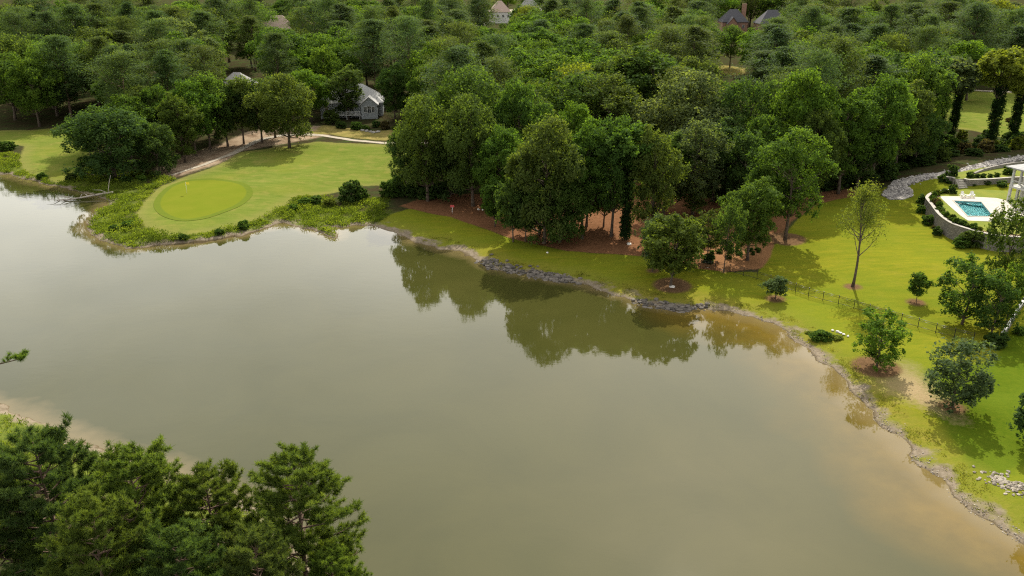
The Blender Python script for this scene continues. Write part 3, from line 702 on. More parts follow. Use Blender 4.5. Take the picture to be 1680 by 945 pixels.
for px, py, r, lb in [(1032,401,.45,'flat white rock lying on the shaded straw below the ivy tree'),(1103,471,.35,'white rock at the foot of the double oak near the fence'),(785,344,.3,'pale rock on the red straw under the left edge of the grove'),(792,345,.22,'smaller pale rock beside another on the red straw'),(898,415,.22,'small white rock at the straw edge under the large dark oak')]:
    x, y = P(px, py); k = MB(); rock_mesh(k, (0,0,.06), r, rr, 2); o = k.build('rock', M_WHITEROCK); o.location = (x, y, H1(x, y)); tag(o, lb, 'rock')
x, y = P(742, 350); RB = empty('marker_post', (x, y, H1(x, y))); tag(RB, 'thin pale post with a red top standing on the straw at the grove edge', 'marker post')
k = MB(); k.tube([(0,0,0),(.03,0,1.2)], .05, 6); k.build('post', M_WHITE, RB)
k = MB(); k.box((.03,0,1.33), (.75,.08,.42), 0, .02); k.build('sign_board', simple('red_paint', (.45,.05,.06), (.55,.10,.10), 2, .6, .3, 0), RB)
# loose stones: river rocks of the channel, riprap and the pebbly rim (nobody could count them)
def stones(name, label, XY, rad, mat_, seed):
    r_ = np.random.RandomState(seed); XY = np.asarray(XY); n = len(XY); z = height(XY[:,0], XY[:,1])
    bm = bmesh.new(); bmesh.ops.create_icosphere(bm, subdivisions=1, radius=1); bv = np.array([v.co[:] for v in bm.verts]); bf = np.array([[v.index for v in f.verts] for f in bm.faces]); bm.free()
    sc = rad[:,None]*r_.uniform(.6, 1.35, (n, 3)); sc[:,2] *= .65
    V = bv[None]*(1+r_.uniform(-.22, .22, (n, len(bv), 1)))*sc[:,None,:]
    a_ = r_.uniform(0, 6.28, n); ca, sa = np.cos(a_)[:,None], np.sin(a_)[:,None]
    V = np.stack([V[...,0]*ca-V[...,1]*sa, V[...,0]*sa+V[...,1]*ca, V[...,2]], -1)+np.column_stack([XY, z+rad*.12])[:,None,:]
    Fs = (bf[None]+(np.arange(n)*len(bv))[:,None,None]).reshape(-1, 3)
    me = np_mesh(name, V.reshape(-1, 3), Fs, {'tint': ('FACE', np.repeat(r_.uniform(0, 1, n), len(bf)))})
    o = link(name, me, mat_); tag(o, label, 'stones', None, 'stuff'); return o
def stonemat(name, cols):
    m, t, b = mat(name, .88); rmp = nd(t, 'ShaderNodeValToRGB'); t.links.new(att2(t, 'tint'), rmp.inputs[0])
    for i, c_ in enumerate(cols):
        e = rmp.color_ramp.elements[i] if i < 2 else rmp.color_ramp.elements.new(i/(len(cols)-1))
        e.position = i/(len(cols)-1); e.color = c_+(1,)
    t.links.new(mixc(t, rng_(t, noise(t, 6, 4, .6, obj_co(t)), .3, .7, 0, .4), rmp.outputs[0], (.1,.09,.08)), b.inputs['Base Color']); return m
def att2(t, n): return nd(t, 'ShaderNodeAttribute', attribute_name=n).outputs['Fac']
M_RIVER = stonemat('mixed_river_stone', [(.10,.095,.10),(.30,.28,.27),(.50,.47,.43),(.22,.20,.19)])
M_RIPRAP = stonemat('bank_stone', [(.035,.032,.028),(.085,.075,.065),(.16,.14,.12),(.06,.055,.045)])
M_SHOREST = stonemat('shore_stone', [(.14,.12,.095),(.24,.205,.16),(.36,.32,.26),(.18,.155,.125)])
rs = np.random.RandomState(3)
fan = PP([(1446,320),(1452,313),(1462,304),(1466,297),(1478,296),(1484,304),(1496,312),(1497,322),(1480,328),(1460,327)])
bb = np.array(fan); q = np.column_stack([rs.uniform(bb[:,0].min(), bb[:,0].max(), 2600), rs.uniform(bb[:,1].min(), bb[:,1].max(), 2600)])
q1 = q[sdf(q[:,0], q[:,1], fan) > 0]
ch = smooth_poly(CHANNEL[1:], 8, False); i_ = rs.uniform(0, len(ch)-1.01, 2200); lo = i_.astype(int); q2 = ch[lo]+(ch[lo+1]-ch[lo])*(i_-lo)[:,None]+rs.normal(0, .65, (2200, 2))
q = np.concatenate([q1, q2]); stones('river_rocks', 'bed of mixed grey river rocks fanning out onto the lawn', q, rs.uniform(.13, .34, len(q)), M_RIVER, 5)
def along(pxs, n, sig, off=0):
    l = smooth_poly(PP(pxs) if off is None else [at_z(*p, .1) for p in pxs], 6, False); i_ = rs.uniform(0, len(l)-1.01, n); lo = i_.astype(int)
    return l[lo]+(l[lo+1]-l[lo])*(i_-lo)[:,None]+rs.normal(0, sig, (n, 2))
q = np.concatenate([along([(790,428),(830,443),(870,450),(905,457),(935,461)], 420, .9), along([(1040,497),(1080,503),(1120,508),(1150,505)], 220, .7)])
stones('riprap', 'dark heap of riprap stones along the shaded pond edge', q, rs.uniform(.15, .42, len(q)), M_RIPRAP, 6)
q = np.concatenate([along([(905,459),(975,474),(1060,499),(1150,507),(1225,518),(1292,545),(1345,591),(1385,627),(1428,681),(1470,714),(1515,764),(1565,811),(1615,851),(1690,892),(1750,925)], 1700, .6)])
stones('shore_pebbles', 'pale pebbles and small rocks along the right hand pond rim', q, rs.uniform(.03, .12, len(q))**1.15, M_SHOREST, 7)
q = along([(1630,783),(1650,792),(1665,798),(1690,806)], 200, .7, None); stones('creek_rocks', 'pale rocks of the dry creek below the fresh green lawn', q, rs.uniform(.08, .22, len(q)), M_SHOREST, 8)
#PART3
# ------------------------------------------------------------------ vegetation: prototype crowns and trunks
def leaf_cloud(r_, cen, nor, n, sig, leaf, flat=.55, upb=.5, thin=.62, tint0=None):
    """n leaves round each clump centre; returns rhombus quads and a tint per face"""
    m_ = len(cen); C_ = np.repeat(cen, n, 0); N_ = np.repeat(nor, n, 0)
    g_ = r_.normal(0, 1, (m_*n, 3))*np.repeat(sig, n)[:,None]
    g_ -= N_*(np.sum(g_*N_, 1)*(1-flat))[:,None]
    Pp = C_+g_
    ln = N_*.55+np.array([0, 0, upb])+r_.normal(0, .55, (m_*n, 3)); ln /= np.linalg.norm(ln, axis=1)[:,None]
    tv = np.cross(ln, r_.normal(0, 1, (m_*n, 3))); tv /= np.linalg.norm(tv, axis=1)[:,None]+1e-9
    bv_ = np.cross(ln, tv); s_l = leaf*r_.uniform(.65, 1.35, (m_*n, 1))
    V = np.stack([Pp-tv*s_l*.5, Pp+bv_*s_l*thin*.5, Pp+tv*s_l*.5, Pp-bv_*s_l*thin*.5], 1)
    if tint0 is None: tint0 = r_.uniform(.3, .7, m_)
    ti = np.clip(np.repeat(tint0, n)+r_.normal(0, .09, m_*n), 0, 1)
    return V.reshape(-1, 3), ti
def unit(r_, n, zmin=-1.0):
    v = r_.normal(0, 1, (n*4, 3)); v /= np.linalg.norm(v, axis=1)[:,None]; v = v[v[:,2] > zmin][:n]; return v
def cloud_mesh(name, parts):
    V = np.concatenate([p[0] for p in parts]); ti = np.concatenate([p[1] for p in parts])
    return np_mesh(name, V, np.arange(len(V)).reshape(-1, 4), {'tint': ('FACE', ti)})
def trunk_mesh(H, z_split, ends, r0, seed, bend=.3, n=7, two=False):
    r_ = random.Random(seed); k = MB(); ph = r_.uniform(0, 6); top = H*.86
    def ax(z): return Vector((bend*math.sin(z/H*3+ph), bend*math.cos(z/H*2.3+ph), z))
    o_ = ax(0); o_.z = 0
    pts = [ax(z)-Vector((o_.x, o_.y, 0)) for z in np.linspace(-.5, top, 8)]
    rads = [r0*1.35]+[r0*(1-.85*i/7) for i in range(1, 8)]
    k.tube(pts, rads, n)
    for e in ends:
        e = Vector(e); z = max(z_split, e.z-r_.uniform(.25, .5)*H*.5); z = min(z, e.z-.3, top*.93); p0 = ax(z)-Vector((o_.x, o_.y, 0))
        mid_ = p0.lerp(e, .5)+Vector((0, 0, -.04*H*r_.random())); rr_ = r0*.42*(1-.6*z/H)
        k.tube([p0, mid_, e], [rr_, rr_*.65, rr_*.18], 5, False)
    bm_ = bpy.data.meshes.new('trunk'); bm_.from_pydata(k.v, [], k.f); bm_.polygons.foreach_set('use_smooth', k.sm); bm_.update(); return bm_
PROTO = {}
def broad(key, H, Wd, z0, seed, nlobe=11, nclump=210, nleaf=52, leaf=.46, shape=1.0, r0=.30, ragged=.12, bark=None, sig=.056, lift=0.0):
    """shape: where the widest level lies (0 low, 1 high)"""
    r_ = np.random.RandomState(seed); h = H-z0; Rr = Wd/2
    lob = []
    nclump = int(nclump*2.1); nleaf = int(nleaf*.72); ragged *= 1.25; p1, p2, p3 = r_.uniform(0, 6.28, 3)
    def comp(an): return 1+.17*math.sin(2*an+p1)+.13*math.sin(3*an+p2)
    nt_ = int(nlobe*1.15)
    for i in range(nt_):
        rho = math.sqrt((i+.5)/nt_); an = i*2.399+r_.uniform(-.4, .4); lr = Rr*r_.uniform(.22, .36)
        zz = H-lr*.8-h*(.30*rho**2.2+abs(r_.normal(0, .055)))-.10*h*max(0, math.sin(an+p3))
        rad = Rr*.80*rho*comp(an); lob.append((rad*math.cos(an), rad*math.sin(an), zz, lr, lr*r_.uniform(.6, .85)))
    nl_ = max(2, int(round(h/(Rr*.55)))-1)
    for l in range(nl_):
        f = (l+.3)/nl_*.66; m_ = 5+int(r_.randint(0, 3)); tp = .52+.42*min(1, f/.42)**shape if z0 > 1 else .86
        for q in range(m_):
            an = q*6.28/m_+l*1.3+r_.uniform(-.45, .45); lr = Rr*r_.uniform(.22, .36); rad = Rr*.80*tp*comp(an)*r_.uniform(.72, 1.08)
            lob.append((rad*math.cos(an), rad*math.sin(an), z0+h*f+r_.normal(0, .04)*h+lr*.3, lr, lr*r_.uniform(.6, .85)))
    lob = np.array(lob)
    wt = lob[:,3]**2; ci = r_.choice(len(lob), nclump, p=wt/wt.sum()); d_ = unit(r_, nclump, -.5); nclump = min(nclump, len(d_)); ci = ci[:nclump]
    rr_ = 1+r_.normal(0, ragged, nclump)
    cen = lob[ci,:3]+d_*np.stack([lob[ci,3]*rr_, lob[ci,3]*rr_, lob[ci,4]*rr_], 1)
    # drop clumps buried deep inside other lobes
    dep = np.min(np.stack([np.linalg.norm((cen-l[:3])/np.array([l[3], l[3], l[4]]), axis=1) for l in lob]), 0)
    k = dep > .62; cen, d_, ci = cen[k], d_[k], ci[k]
    t0 = np.clip(r_.uniform(.35, .65, len(lob))[ci]+r_.normal(0, .10, len(cen)), .08, .92)
    parts = [leaf_cloud(r_, cen, d_, nleaf, Wd*sig*.62*r_.uniform(.6, 1.3, len(cen)), leaf, .5, .6, .62, t0)]
    ic = lob[:,:3]; parts.append(leaf_cloud(r_, ic, np.tile([0,0,1.], (len(ic),1)), 60, lob[:,3]*.42, leaf, 1, .3))
    PROTO[key] = dict(H=H, W=Wd, z0=z0, crown=cloud_mesh('crown', parts), trunk=trunk_mesh(H, z0*.8, lob[:,:3]*[.95,.95,1], r0, seed), cm=M_LEAF, tm=bark or M_BARK)
broad('round', 19, 13, 4.0, 1, 13, 270, 54, .42, .85)
broad('dome', 18, 14, 3.2, 2, 15, 290, 54, .42, 1.0, r0=.36)
broad('tall', 21, 10, 4.5, 3, 13, 250, 52, .40, .8)
broad('spread', 16, 14, 4.0, 4, 12, 240, 52, .40, 1.15, ragged=.2)
broad('rag', 20, 11.5, 5.0, 5, 11, 200, 52, .40, .9, ragged=.26)
broad('clumpy', 18, 13, 3.5, 14, 9, 190, 54, .42, 1.0, ragged=.2)
broad('lopsided', 19, 12, 4.0, 15, 8, 180, 54, .42, 1.1, ragged=.24)
broad('full', 16, 12, .6, 6, 16, 290, 54, .40, .7)
broad('mid', 11, 7, 2.2, 7, 11, 170, 50, .34, .85, r0=.17, ragged=.2)
broad('midrag', 11, 7.5, 2.6, 8, 9, 105, 46, .34, .9, r0=.16, ragged=.32)
broad('midfull', 10, 6.4, 1.1, 9, 9, 90, 46, .32, .75, r0=.16, ragged=.34)
broad('sapling', 4, 2.4, 1.1, 10, 7, 60, 40, .22, .9, r0=.055, ragged=.3, sig=.10)
broad('shrub', 1.6, 2.0, .0, 11, 8, 90, 42, .17, .7, r0=.04, ragged=.15)
broad('shrubtall', 3.4, 3.2, .0, 12, 9, 110, 46, .26, .7, r0=.06, ragged=.25)
broad('clip', 1.1, 1.25, .0, 13, 5, 70, 42, .12, .8, r0=.03, ragged=.05)
# open airy tree with upswept limbs
def airy(key, H, Wd, seed):
    r_ = np.random.RandomState(seed); ends = []; cen = []
    for i in range(26):
        f = r_.uniform(.25, 1); a = r_.uniform(0, 6.28); z = H*(.34+.62*f); rad = Wd*.5*math.sin(math.pi*(.18+.76*f))*r_.uniform(.45, 1.05)
        e = np.array([rad*math.cos(a), rad*math.sin(a), z]); ends.append(e)
        for j in range(7): q = r_.uniform(.45, 1.05); cen.append(np.array([e[0]*q, e[1]*q, e[2]-(1-q)*1.2])+r_.normal(0, .42, 3)-[0, 0, .3*r_.random()])
    cen = np.array(cen); d_ = unit(r_, len(cen)*2)[:len(cen)]
    PROTO[key] = dict(H=H, W=Wd, z0=3, crown=cloud_mesh('crown', [leaf_cloud(r_, cen, d_, 26, np.full(len(cen), .36), .27, 1, .1, .4)]), trunk=trunk_mesh(H, 3, ends, .19, seed, .5), cm=M_LEAF, tm=M_BARK)
airy('airy', 13.5, 6.5, 21)
# pines of the woods: flattened sprays in layers
def pine(key, H, Wd, z0, seed, nb=62, conic=.6):
    r_ = np.random.RandomState(seed); cen = []; nor = []; sg = []; ends = []; t0 = []
    for i in range(nb):
        f = (i+.5)/nb; z = z0+(H-z0)*f**.9; prof = (1-f**2.2)**conic*min(1, .5+f*2.2)
        ln = Wd*.5*prof*r_.choice([.5, .75, .9, 1.05, 1.25])*r_.uniform(.85, 1.1)+.25; a = i*2.399+r_.uniform(-.9, .9); up = .10+.35*f; tt = r_.uniform(.3, .7)
        for j in range(4):
            q = .35+.22*j; cen.append([ln*q*math.cos(a)+r_.normal(0, .28), ln*q*math.sin(a)+r_.normal(0, .28), z+ln*q*up+r_.normal(0, .18)]); nor.append([.25*math.cos(a), .25*math.sin(a), 1]); sg.append(.36+.16*ln*.5); t0.append(tt)
        if i % 3 == 0: ends.append((ln*.9*math.cos(a), ln*.9*math.sin(a), z+ln*.9*up))
    cen = np.array(cen); nor = np.array(nor); nor /= np.linalg.norm(nor, axis=1)[:,None]
    PROTO[key] = dict(H=H, W=Wd, z0=z0, crown=cloud_mesh('crown', [leaf_cloud(r_, cen, nor, 48, np.array(sg), .52, .5, .5, .26, np.array(t0))]), trunk=trunk_mesh(H*1.1, z0, ends, .26, seed, .2), cm=M_NEEDLE, tm=M_PINEBARK)
pine('pine', 23, 8.5, 9, 31); pine('pinefull', 21, 9.5, 5, 32, 76, .5); pine('pinethin', 24, 7.5, 11, 33, 52, .8); pine('pineflat', 22, 10, 10, 34, 46, .32)
# near pines: every shoot a tuft of needles
def near_pine(key, H, Wd, z0, seed, nb=90, twigs=10, blades=56, bough=None):
    r_ = np.random.RandomState(seed); k = MB(); tp = []; td = []; tt = []
    def ax(z): return np.array([.35*math.sin(z/H*2.6+seed), .3*math.cos(z/H*2.2+seed*2), z])-np.array([.35*math.sin(seed), .3*math.cos(seed*2), 0])
    k.tube([ax(z) for z in np.linspace(-.5, H*.985, 11)], [.27*(1-.93*i/10)+.012 for i in range(11)], 9)
    for i in range(nb):
        f = (i+.5)/nb; z = z0+(H*.97-z0)*f**.92; prof = (1-f**2.5)**.55*min(1, .55+f*1.6)
        ln = Wd*.5*prof*r_.uniform(.6, 1.15)+.35; a = i*2.399+r_.uniform(-.6, .6); up = .05+.55*f+r_.uniform(-.1, .12)
        p0 = ax(z-.25*ln*.4); dr_ = np.array([math.cos(a), math.sin(a), up]); pm = p0+dr_*ln*.5-np.array([0,0,.10*ln]); p1 = p0+dr_*ln
        if bough and i == nb//2: z, ln, a, up = bough; p0 = ax(z); dr_ = np.array([math.cos(a), math.sin(a), up]); pm = p0+dr_*ln*.5-np.array([0,0,.3]); p1 = p0+dr_*ln
        rb = .022+.016*ln; k.tube([p0, pm, p1], [rb, rb*.65, rb*.25], 5, False); tb = r_.uniform(.3, .7)
        for j in range(int(twigs+ln*3.2)):
            q = r_.uniform(.28, 1.0); base = (p0*(1-q)+pm*q*2*(1-q)+p1*q*q) if False else ((p0+(pm-p0)*q*2) if q < .5 else (pm+(p1-pm)*(q-.5)*2))
            sd2 = np.array([-math.sin(a), math.cos(a), 0])*r_.choice([-1, 1]); tdir = dr_*r_.uniform(.3, .8)+sd2*r_.uniform(.2, 1)+np.array([0, 0, r_.uniform(.15, .8)]); tdir /= np.linalg.norm(tdir)
            tl = r_.uniform(.35, .95)*(.5+.5*q)*min(1, ln/1.6+.3); e = base+tdir*tl; k.tube([base, e], [.014, .007], 3, False)
            for s_q in (1.0, .62)[:2 if tl > .5 else 1]:
                tp.append(base+tdir*tl*s_q); dd = tdir*.7+np.array([0, 0, .75]); td.append(dd/np.linalg.norm(dd)); tt.append(tb)
        tp.append(p1); td.append((dr_+[0,0,.7])/np.linalg.norm(dr_+[0,0,.7])); tt.append(tb)
    for q in range(14):
        o = r_.normal(0, .22, 3); tp.append(ax(H)+o*[1,1,1.2]-[0,0,.1]); td.append((np.array([0,0,1.])+o)/np.linalg.norm(np.array([0,0,1.])+o)); tt.append(.6)
    tp, td, tt = np.array(tp), np.array(td), np.array(tt); n = len(tp)
    d_ = np.repeat(td, blades, 0)*r_.uniform(.0, 1.3, (n*blades, 1))+r_.normal(0, .62, (n*blades, 3)); d_ /= np.linalg.norm(d_, axis=1)[:,None]
    b0 = np.repeat(tp, blades, 0)+r_.normal(0, .035, (n*blades, 3)); ln = r_.uniform(.20, .36, (n*blades, 1))
    sdv = np.cross(d_, r_.normal(0, 1, d_.shape)); sdv /= np.linalg.norm(sdv, axis=1)[:,None]
    V = np.stack([b0-sdv*.016, b0+sdv*.016, b0+d_*ln+sdv*.007, b0+d_*ln-sdv*.007], 1).reshape(-1, 3)
    me = np_mesh('crown', V, np.arange(len(V)).reshape(-1, 4), {'tint': ('FACE', np.clip(np.repeat(np.clip(tt+r_.normal(0, .12, n), 0, 1), blades)+r_.normal(0, .1, n*blades), 0, 1))})
    tm = bpy.data.meshes.new('trunk'); tm.from_pydata(k.v, [], k.f); tm.polygons.foreach_set('use_smooth', k.sm); tm.update()
    PROTO[key] = dict(H=H, W=Wd, z0=z0, crown=me, trunk=tm, cm=M_NEEDLE, tm=M_PINEBARK)
near_pine('nearpine', 19, 6.4, 5.5, 41); near_pine('nearpine2', 19, 7.2, 3.5, 42, 104)
near_pine('nearpine3', 18, 4.4, 6, 43, 60, 8, 46, (13.6, 6.3, 0.05, .14))
# tall bare trunk with a high crown and ivy up the trunk
def ivy_tree(key, H, Wd, seed):
    broad(key, H, Wd, H*.62, seed, 8, 150, 48, .42, .9, r0=.2, ragged=.25)
    r_ = np.random.RandomState(seed+50); z = r_.uniform(.3, H*.66, 170); a = r_.uniform(0, 6.28, 170); rr_ = .32+.28*np.abs(np.sin(z*1.3+seed))
    cen = np.column_stack([rr_*np.cos(a), rr_*np.sin(a), z]); nor = np.column_stack([np.cos(a), np.sin(a), 0*a+.3]); nor /= np.linalg.norm(nor, axis=1)[:,None]
    PROTO[key]['ivy'] = cloud_mesh('ivy', [leaf_cloud(r_, cen, nor, 34, np.full(170, .26), .27, .6, .2, .7)])
ivy_tree('ivy', 17, 7.5, 51); ivy_tree('ivy2', 16, 6.5, 52)
for p_ in PROTO.values():
    p_['crown'].materials.append(p_['cm']); p_['trunk'].materials.append(p_['tm'])
    if 'ivy' in p_: p_['ivy'].materials.append(M_LEAF)
TONE = {'dark': (.052,.092,.024), 'olive': (.068,.102,.024), 'mid': (.060,.110,.021), 'bright': (.076,.138,.022), 'yellow': (.122,.155,.024), 'grey': (.080,.115,.048), 'pinedark': (.058,.096,.034), 'pineolive': (.066,.096,.027), 'pinebright': (.090,.135,.024), 'brown': (.085,.075,.032), 'sage': (.088,.118,.030), 'shoot': (.080,.126,.028), 'shootolive': (.074,.110,.028), 'shootdark': (.060,.096,.028)}
TWORD = {'sage': 'sage green', 'dark': 'dark green', 'olive': 'olive green', 'mid': 'mid green', 'bright': 'bright green', 'yellow': 'yellow green', 'grey': 'grey green', 'pinedark': 'dark', 'pineolive': 'olive', 'pinebright': 'fresh green', 'shoot': 'fresh green', 'shootolive': 'olive', 'shootdark': 'dark', 'brown': 'brownish'}
SWORD = {'clumpy': 'clumpy', 'lopsided': 'lopsided', 'pineflat': 'flat topped', 'round': 'rounded', 'dome': 'broad domed', 'tall': 'tall oval', 'spread': 'spreading', 'rag': 'ragged', 'full': 'low skirted', 'mid': 'small rounded', 'midrag': 'small open', 'midfull': 'small full', 'sapling': 'young', 'airy': 'airy', 'pine': 'tall', 'pinefull': 'full', 'pinethin': 'thin topped', 'nearpine': 'long needled', 'nearpine2': 'long needled', 'nearpine3': 'long needled', 'ivy': 'ivy clad', 'ivy2': 'ivy clad'}
TREES = []; rt = random.Random(77)
def plant(key, x, y, h, w, tone, label=None, name=None, cat='tree', group=None, rz=None, z=None, lean=(0, 0)):
    p_ = PROTO[key]; isp = 'pine' in key
    nm = name or ('pine_tree' if isp else 'broadleaf_tree')
    e = empty(nm, (x, y, (H1(x, y) if z is None else z)-.05), rt.uniform(0, 6.28) if rz is None else rz); e.scale = (w/p_['W'], w/p_['W'], h/p_['H'])
    if lean != (0, 0): e.rotation_euler = (lean[0], lean[1], e.rotation_euler.z)
    base = TONE[tone]; j = [rt.uniform(.88, 1.12) for _ in range(3)]
    cr = link('crown', p_['crown'], None, e); cr.color = (base[0]*j[0]*rt.uniform(.95, 1.08), base[1]*j[0], base[2]*j[2], 1)
    link('trunk', p_['trunk'], None, e)
    if 'ivy' in p_: iv = link('ivy', p_['ivy'], None, e); iv.color = (.020, .042, .012, 1)
    tag(e, label, cat, group)
    TREES.append(dict(o=e, x=x, y=y, h=h, w=w, key=key, tone=tone, label=label)); return e
def T2(key, bx, by, tx, ty, wpx, tone, label=None, **k):
    """a tree standing at a ground pixel whose top shows at another pixel and whose crown is wpx wide"""
    x, y = P(bx, by); h = top_height(x, y, tx, ty); _, _, f = to_px(x, y, h*.6); return plant(key, x, y, h, wpx*f/FPX, tone, label, **k)
def T1(key, tx, ty, wpx, tone, h, label=None, **k):
    x, y = TOP(tx, ty, h); _, _, f = to_px(x, y, h*.7); return plant(key, x, y, h, wpx*f/FPX, tone, label, **k)
GG, GM, GLW, GF = 'trees of the grove behind the golf green', 'trees of the wood by the pond bank', 'trees standing on the lawn', 'trees of the far woods'
# grove by the golf green
T2('full', 188, 292, 188, 163, 140, 'dark', 'big low dark tree with foliage to the ground left of the putting green', group=GG)
T2('round', 218, 262, 232, 148, 84, 'mid', None, group=GG); T2('tall', 150, 262, 160, 182, 70, 'dark', None, group=GG)
T2('round', 275, 250, 278, 132, 76, 'mid', None, group=GG); T2('tall', 304, 267, 300, 148, 62, 'olive', None, group=GG)
T2('full', 262, 285, 250, 195, 70, 'dark', None, group=GG); T2('round', 345, 245, 338, 112, 88, 'mid', None, group=GG)
T2('tall', 374, 240, 372, 128, 60, 'dark', None, group=GG); T2('rag', 430, 234, 424, 122, 70, 'dark', 'ragged dark tree left of the last oak on the golf lawn', group=GG)
T2('dome', 475, 242, 482, 118, 100, 'olive', 'broad oak casting its shadow on the golf lawn, rightmost of the grove', group=GG)
T2('round', 512, 200, 522, 108, 80, 'bright', None, group=GG); T2('tall', 572, 196, 560, 104, 58, 'olive', 'tall oval tree in front of the gabled house', group=GG)
T2('tall', 648, 200, 648, 100, 56, 'mid', 'tall tree just right of the gabled house', group=GG)
T2('round', 676, 200, 668, 118, 60, 'dark', None, group=GM); T2('dome', 722, 196, 716, 62, 120, 'bright', 'large bright green domed tree right of the gabled house', group=GM)
T2('round', 770, 210, 775, 98, 90, 'dark', None, group=GM)
T2('round', 322, 256, 318, 124, 80, 'mid', None, group=GG); T2('round', 400, 236, 398, 118, 72, 'olive', None, group=GG); T2('tall', 452, 226, 452, 124, 62, 'mid', None, group=GG)
T2('dome', 250, 252, 252, 138, 92, 'olive', None, group=GG); T2('round', 360, 228, 356, 128, 70, 'mid', None, group=GG)
# grove on the right of the golf lawn
T2('dome', 702, 330, 700, 152, 108, 'olive', 'broad olive oak at the left end of the grove by the pond', group=GM)
T2('dome', 776, 338, 780, 150, 112, 'olive', 'second broad olive oak from the left end of the grove by the pond', group=GM)
T2('full', 738, 322, 738, 215, 92, 'dark', None, group=GM); T2('round', 668, 322, 676, 205, 62, 'dark', None, group=GM)
T2('round', 850, 320, 852, 122, 95, 'mid', None, group=GM); T2('dome', 893, 399, 890, 188, 128, 'olive', 'broad dark olive oak rising behind the lower bank oak', group=GM)
T2('full', 918, 397, 920, 268, 104, 'mid', 'dense low oak nearest the riprap at the pond edge', group=GM)
T2('mid', 842, 397, 832, 284, 62, 'dark', 'narrow dark oak left of the dense low bank oak', group=GM); T2('mid', 862, 396, 862, 300, 52, 'dark', None, group=GM)
T2('tall', 955, 392, 962, 192, 86, 'mid', None, group=GM); T2('rag', 1003, 388, 1006, 178, 100, 'mid', None, group=GM)
T2('ivy', 1026, 393, 1036, 196, 92, 'mid', 'ivy wrapped tree standing alone in the orange straw', group=GM)
T2('tall', 1068, 400, 1058, 200, 84, 'olive', None, group=GM); T2('rag', 1136, 352, 1130, 186, 105, 'grey', 'grey green ragged tree with pale forked limbs above the straw', group=GM)
T2('midrag', 1136, 352, 1140, 296, 66, 'olive', 'small olive tree below the pale forked tree', group=GM)
T2('mid', 1100, 470, 1098, 345, 100, 'olive', 'double stemmed olive oak inside a mulch ring by the pond fence', group=GLW)
T2('midrag', 1070, 446, 1068, 350, 58, 'grey', 'slim grey green tree left of the double oak', group=GLW); T2('midrag', 1160, 428, 1156, 342, 62, 'olive', 'small olive tree at the left edge of the planted bed', group=GLW)
T2('midrag', 1187, 446, 1203, 318, 52, 'dark', 'thin leaning tree just outside the pond fence', group=GLW, lean=(0, .10))
T2('tall', 1226, 427, 1238, 285, 84, 'mid', 'tree in the planted bed of small shrubs', group=GLW); T2('rag', 1288, 393, 1284, 196, 112, 'mid', 'tall forked tree at the left edge of the bright lawn', group=GLW)
T2('round', 1252, 385, 1250, 262, 80, 'mid', None, group=GM); T2('round', 1215, 350, 1210, 205, 90, 'dark', None, group=GM)
T2('tall', 1170, 330, 1178, 190, 90, 'dark', None, group=GM); T2('round', 1310, 318, 1302, 100, 112, 'bright', 'tall bright green crown above the dark front of the wood', group=GM)
T2('round', 1330, 330, 1322, 168, 90, 'olive', None, group=GM); T2('tall', 1375, 318, 1372, 140, 88, 'mid', None, group=GM)
T2('round', 1428, 305, 1422, 112, 108, 'mid', None, group=GM); T2('tall', 1405, 310, 1400, 190, 80, 'dark', None, group=GM)
T2('tall', 1468, 282, 1455, 125, 86, 'olive', None, group=GM); T2('rag', 1490, 262, 1480, 76, 84, 'bright', None, group=GM)
T2('round', 1500, 272, 1490, 170, 74, 'dark', None, group=GM)
T2('ivy2', 1532, 240, 1540, 88, 92, 'grey', 'grey green ivy clad tree left of the upper fairway', group=GM); T2('ivy2', 1560, 225, 1570, 105, 60, 'grey', 'slim ivy clad tree leaning at the left edge of the upper fairway', group=GM)
T2('round', 1585, 165, 1580, 60, 90, 'bright', 'bright green tree behind the upper fairway', group=GM)
T2('ivy', 1622, 248, 1645, 72, 90, 'yellow', 'yellow green tree with ivy trunk in front of the upper fairway', group=GM); T2('ivy2', 1657, 240, 1675, 100, 66, 'yellow', 'rightmost ivy clad tree in front of the upper fairway', group=GM)
T2('ivy', 1720, 235, 1735, 70, 80, 'mid', None, group=GM)
T2('round', 962, 372, 965, 222, 92, 'mid', None, group=GM); T2('full', 885, 384, 880, 242, 96, 'olive', None, group=GM); T2('mid', 990, 372, 988, 262, 62, 'dark', None, group=GM)
T2('tall', 1088, 352, 1085, 212, 84, 'mid', None, group=GM); T2('mid', 1128, 438, 1126, 352, 60, 'olive', None, group=GLW); T2('round', 820, 352, 820, 200, 90, 'mid', None, group=GM); T2('mid', 812, 372, 815, 290, 52, 'mid', None, group=GM)
T2('round', 1250, 330, 1245, 180, 90, 'mid', None, group=GM); T2('full', 1215, 332, 1200, 262, 84, 'dark', None, group=GM)
# dead pale trunk: bare
dx, dy = P(1417, 294)
DT = empty('dead_tree', (dx, dy, H1(dx, dy))); tag(DT, 'leaning bare pale trunk at the wood edge left of the rock fan', 'dead tree')
k = MB(); k.tube([(0,0,-.3),(.3,0,3),(.9,.1,6.5),(1.3,.2,9)], [.2,.17,.13,.06], 7); k.build('trunk', M_PALEBARK, DT)
k = MB(); k.tube([(.9,.1,6.5),(.4,.2,7.6),(.2,.1,8.6)], [.08,.05,.02], 5); k.build('branch', M_PALEBARK, DT)
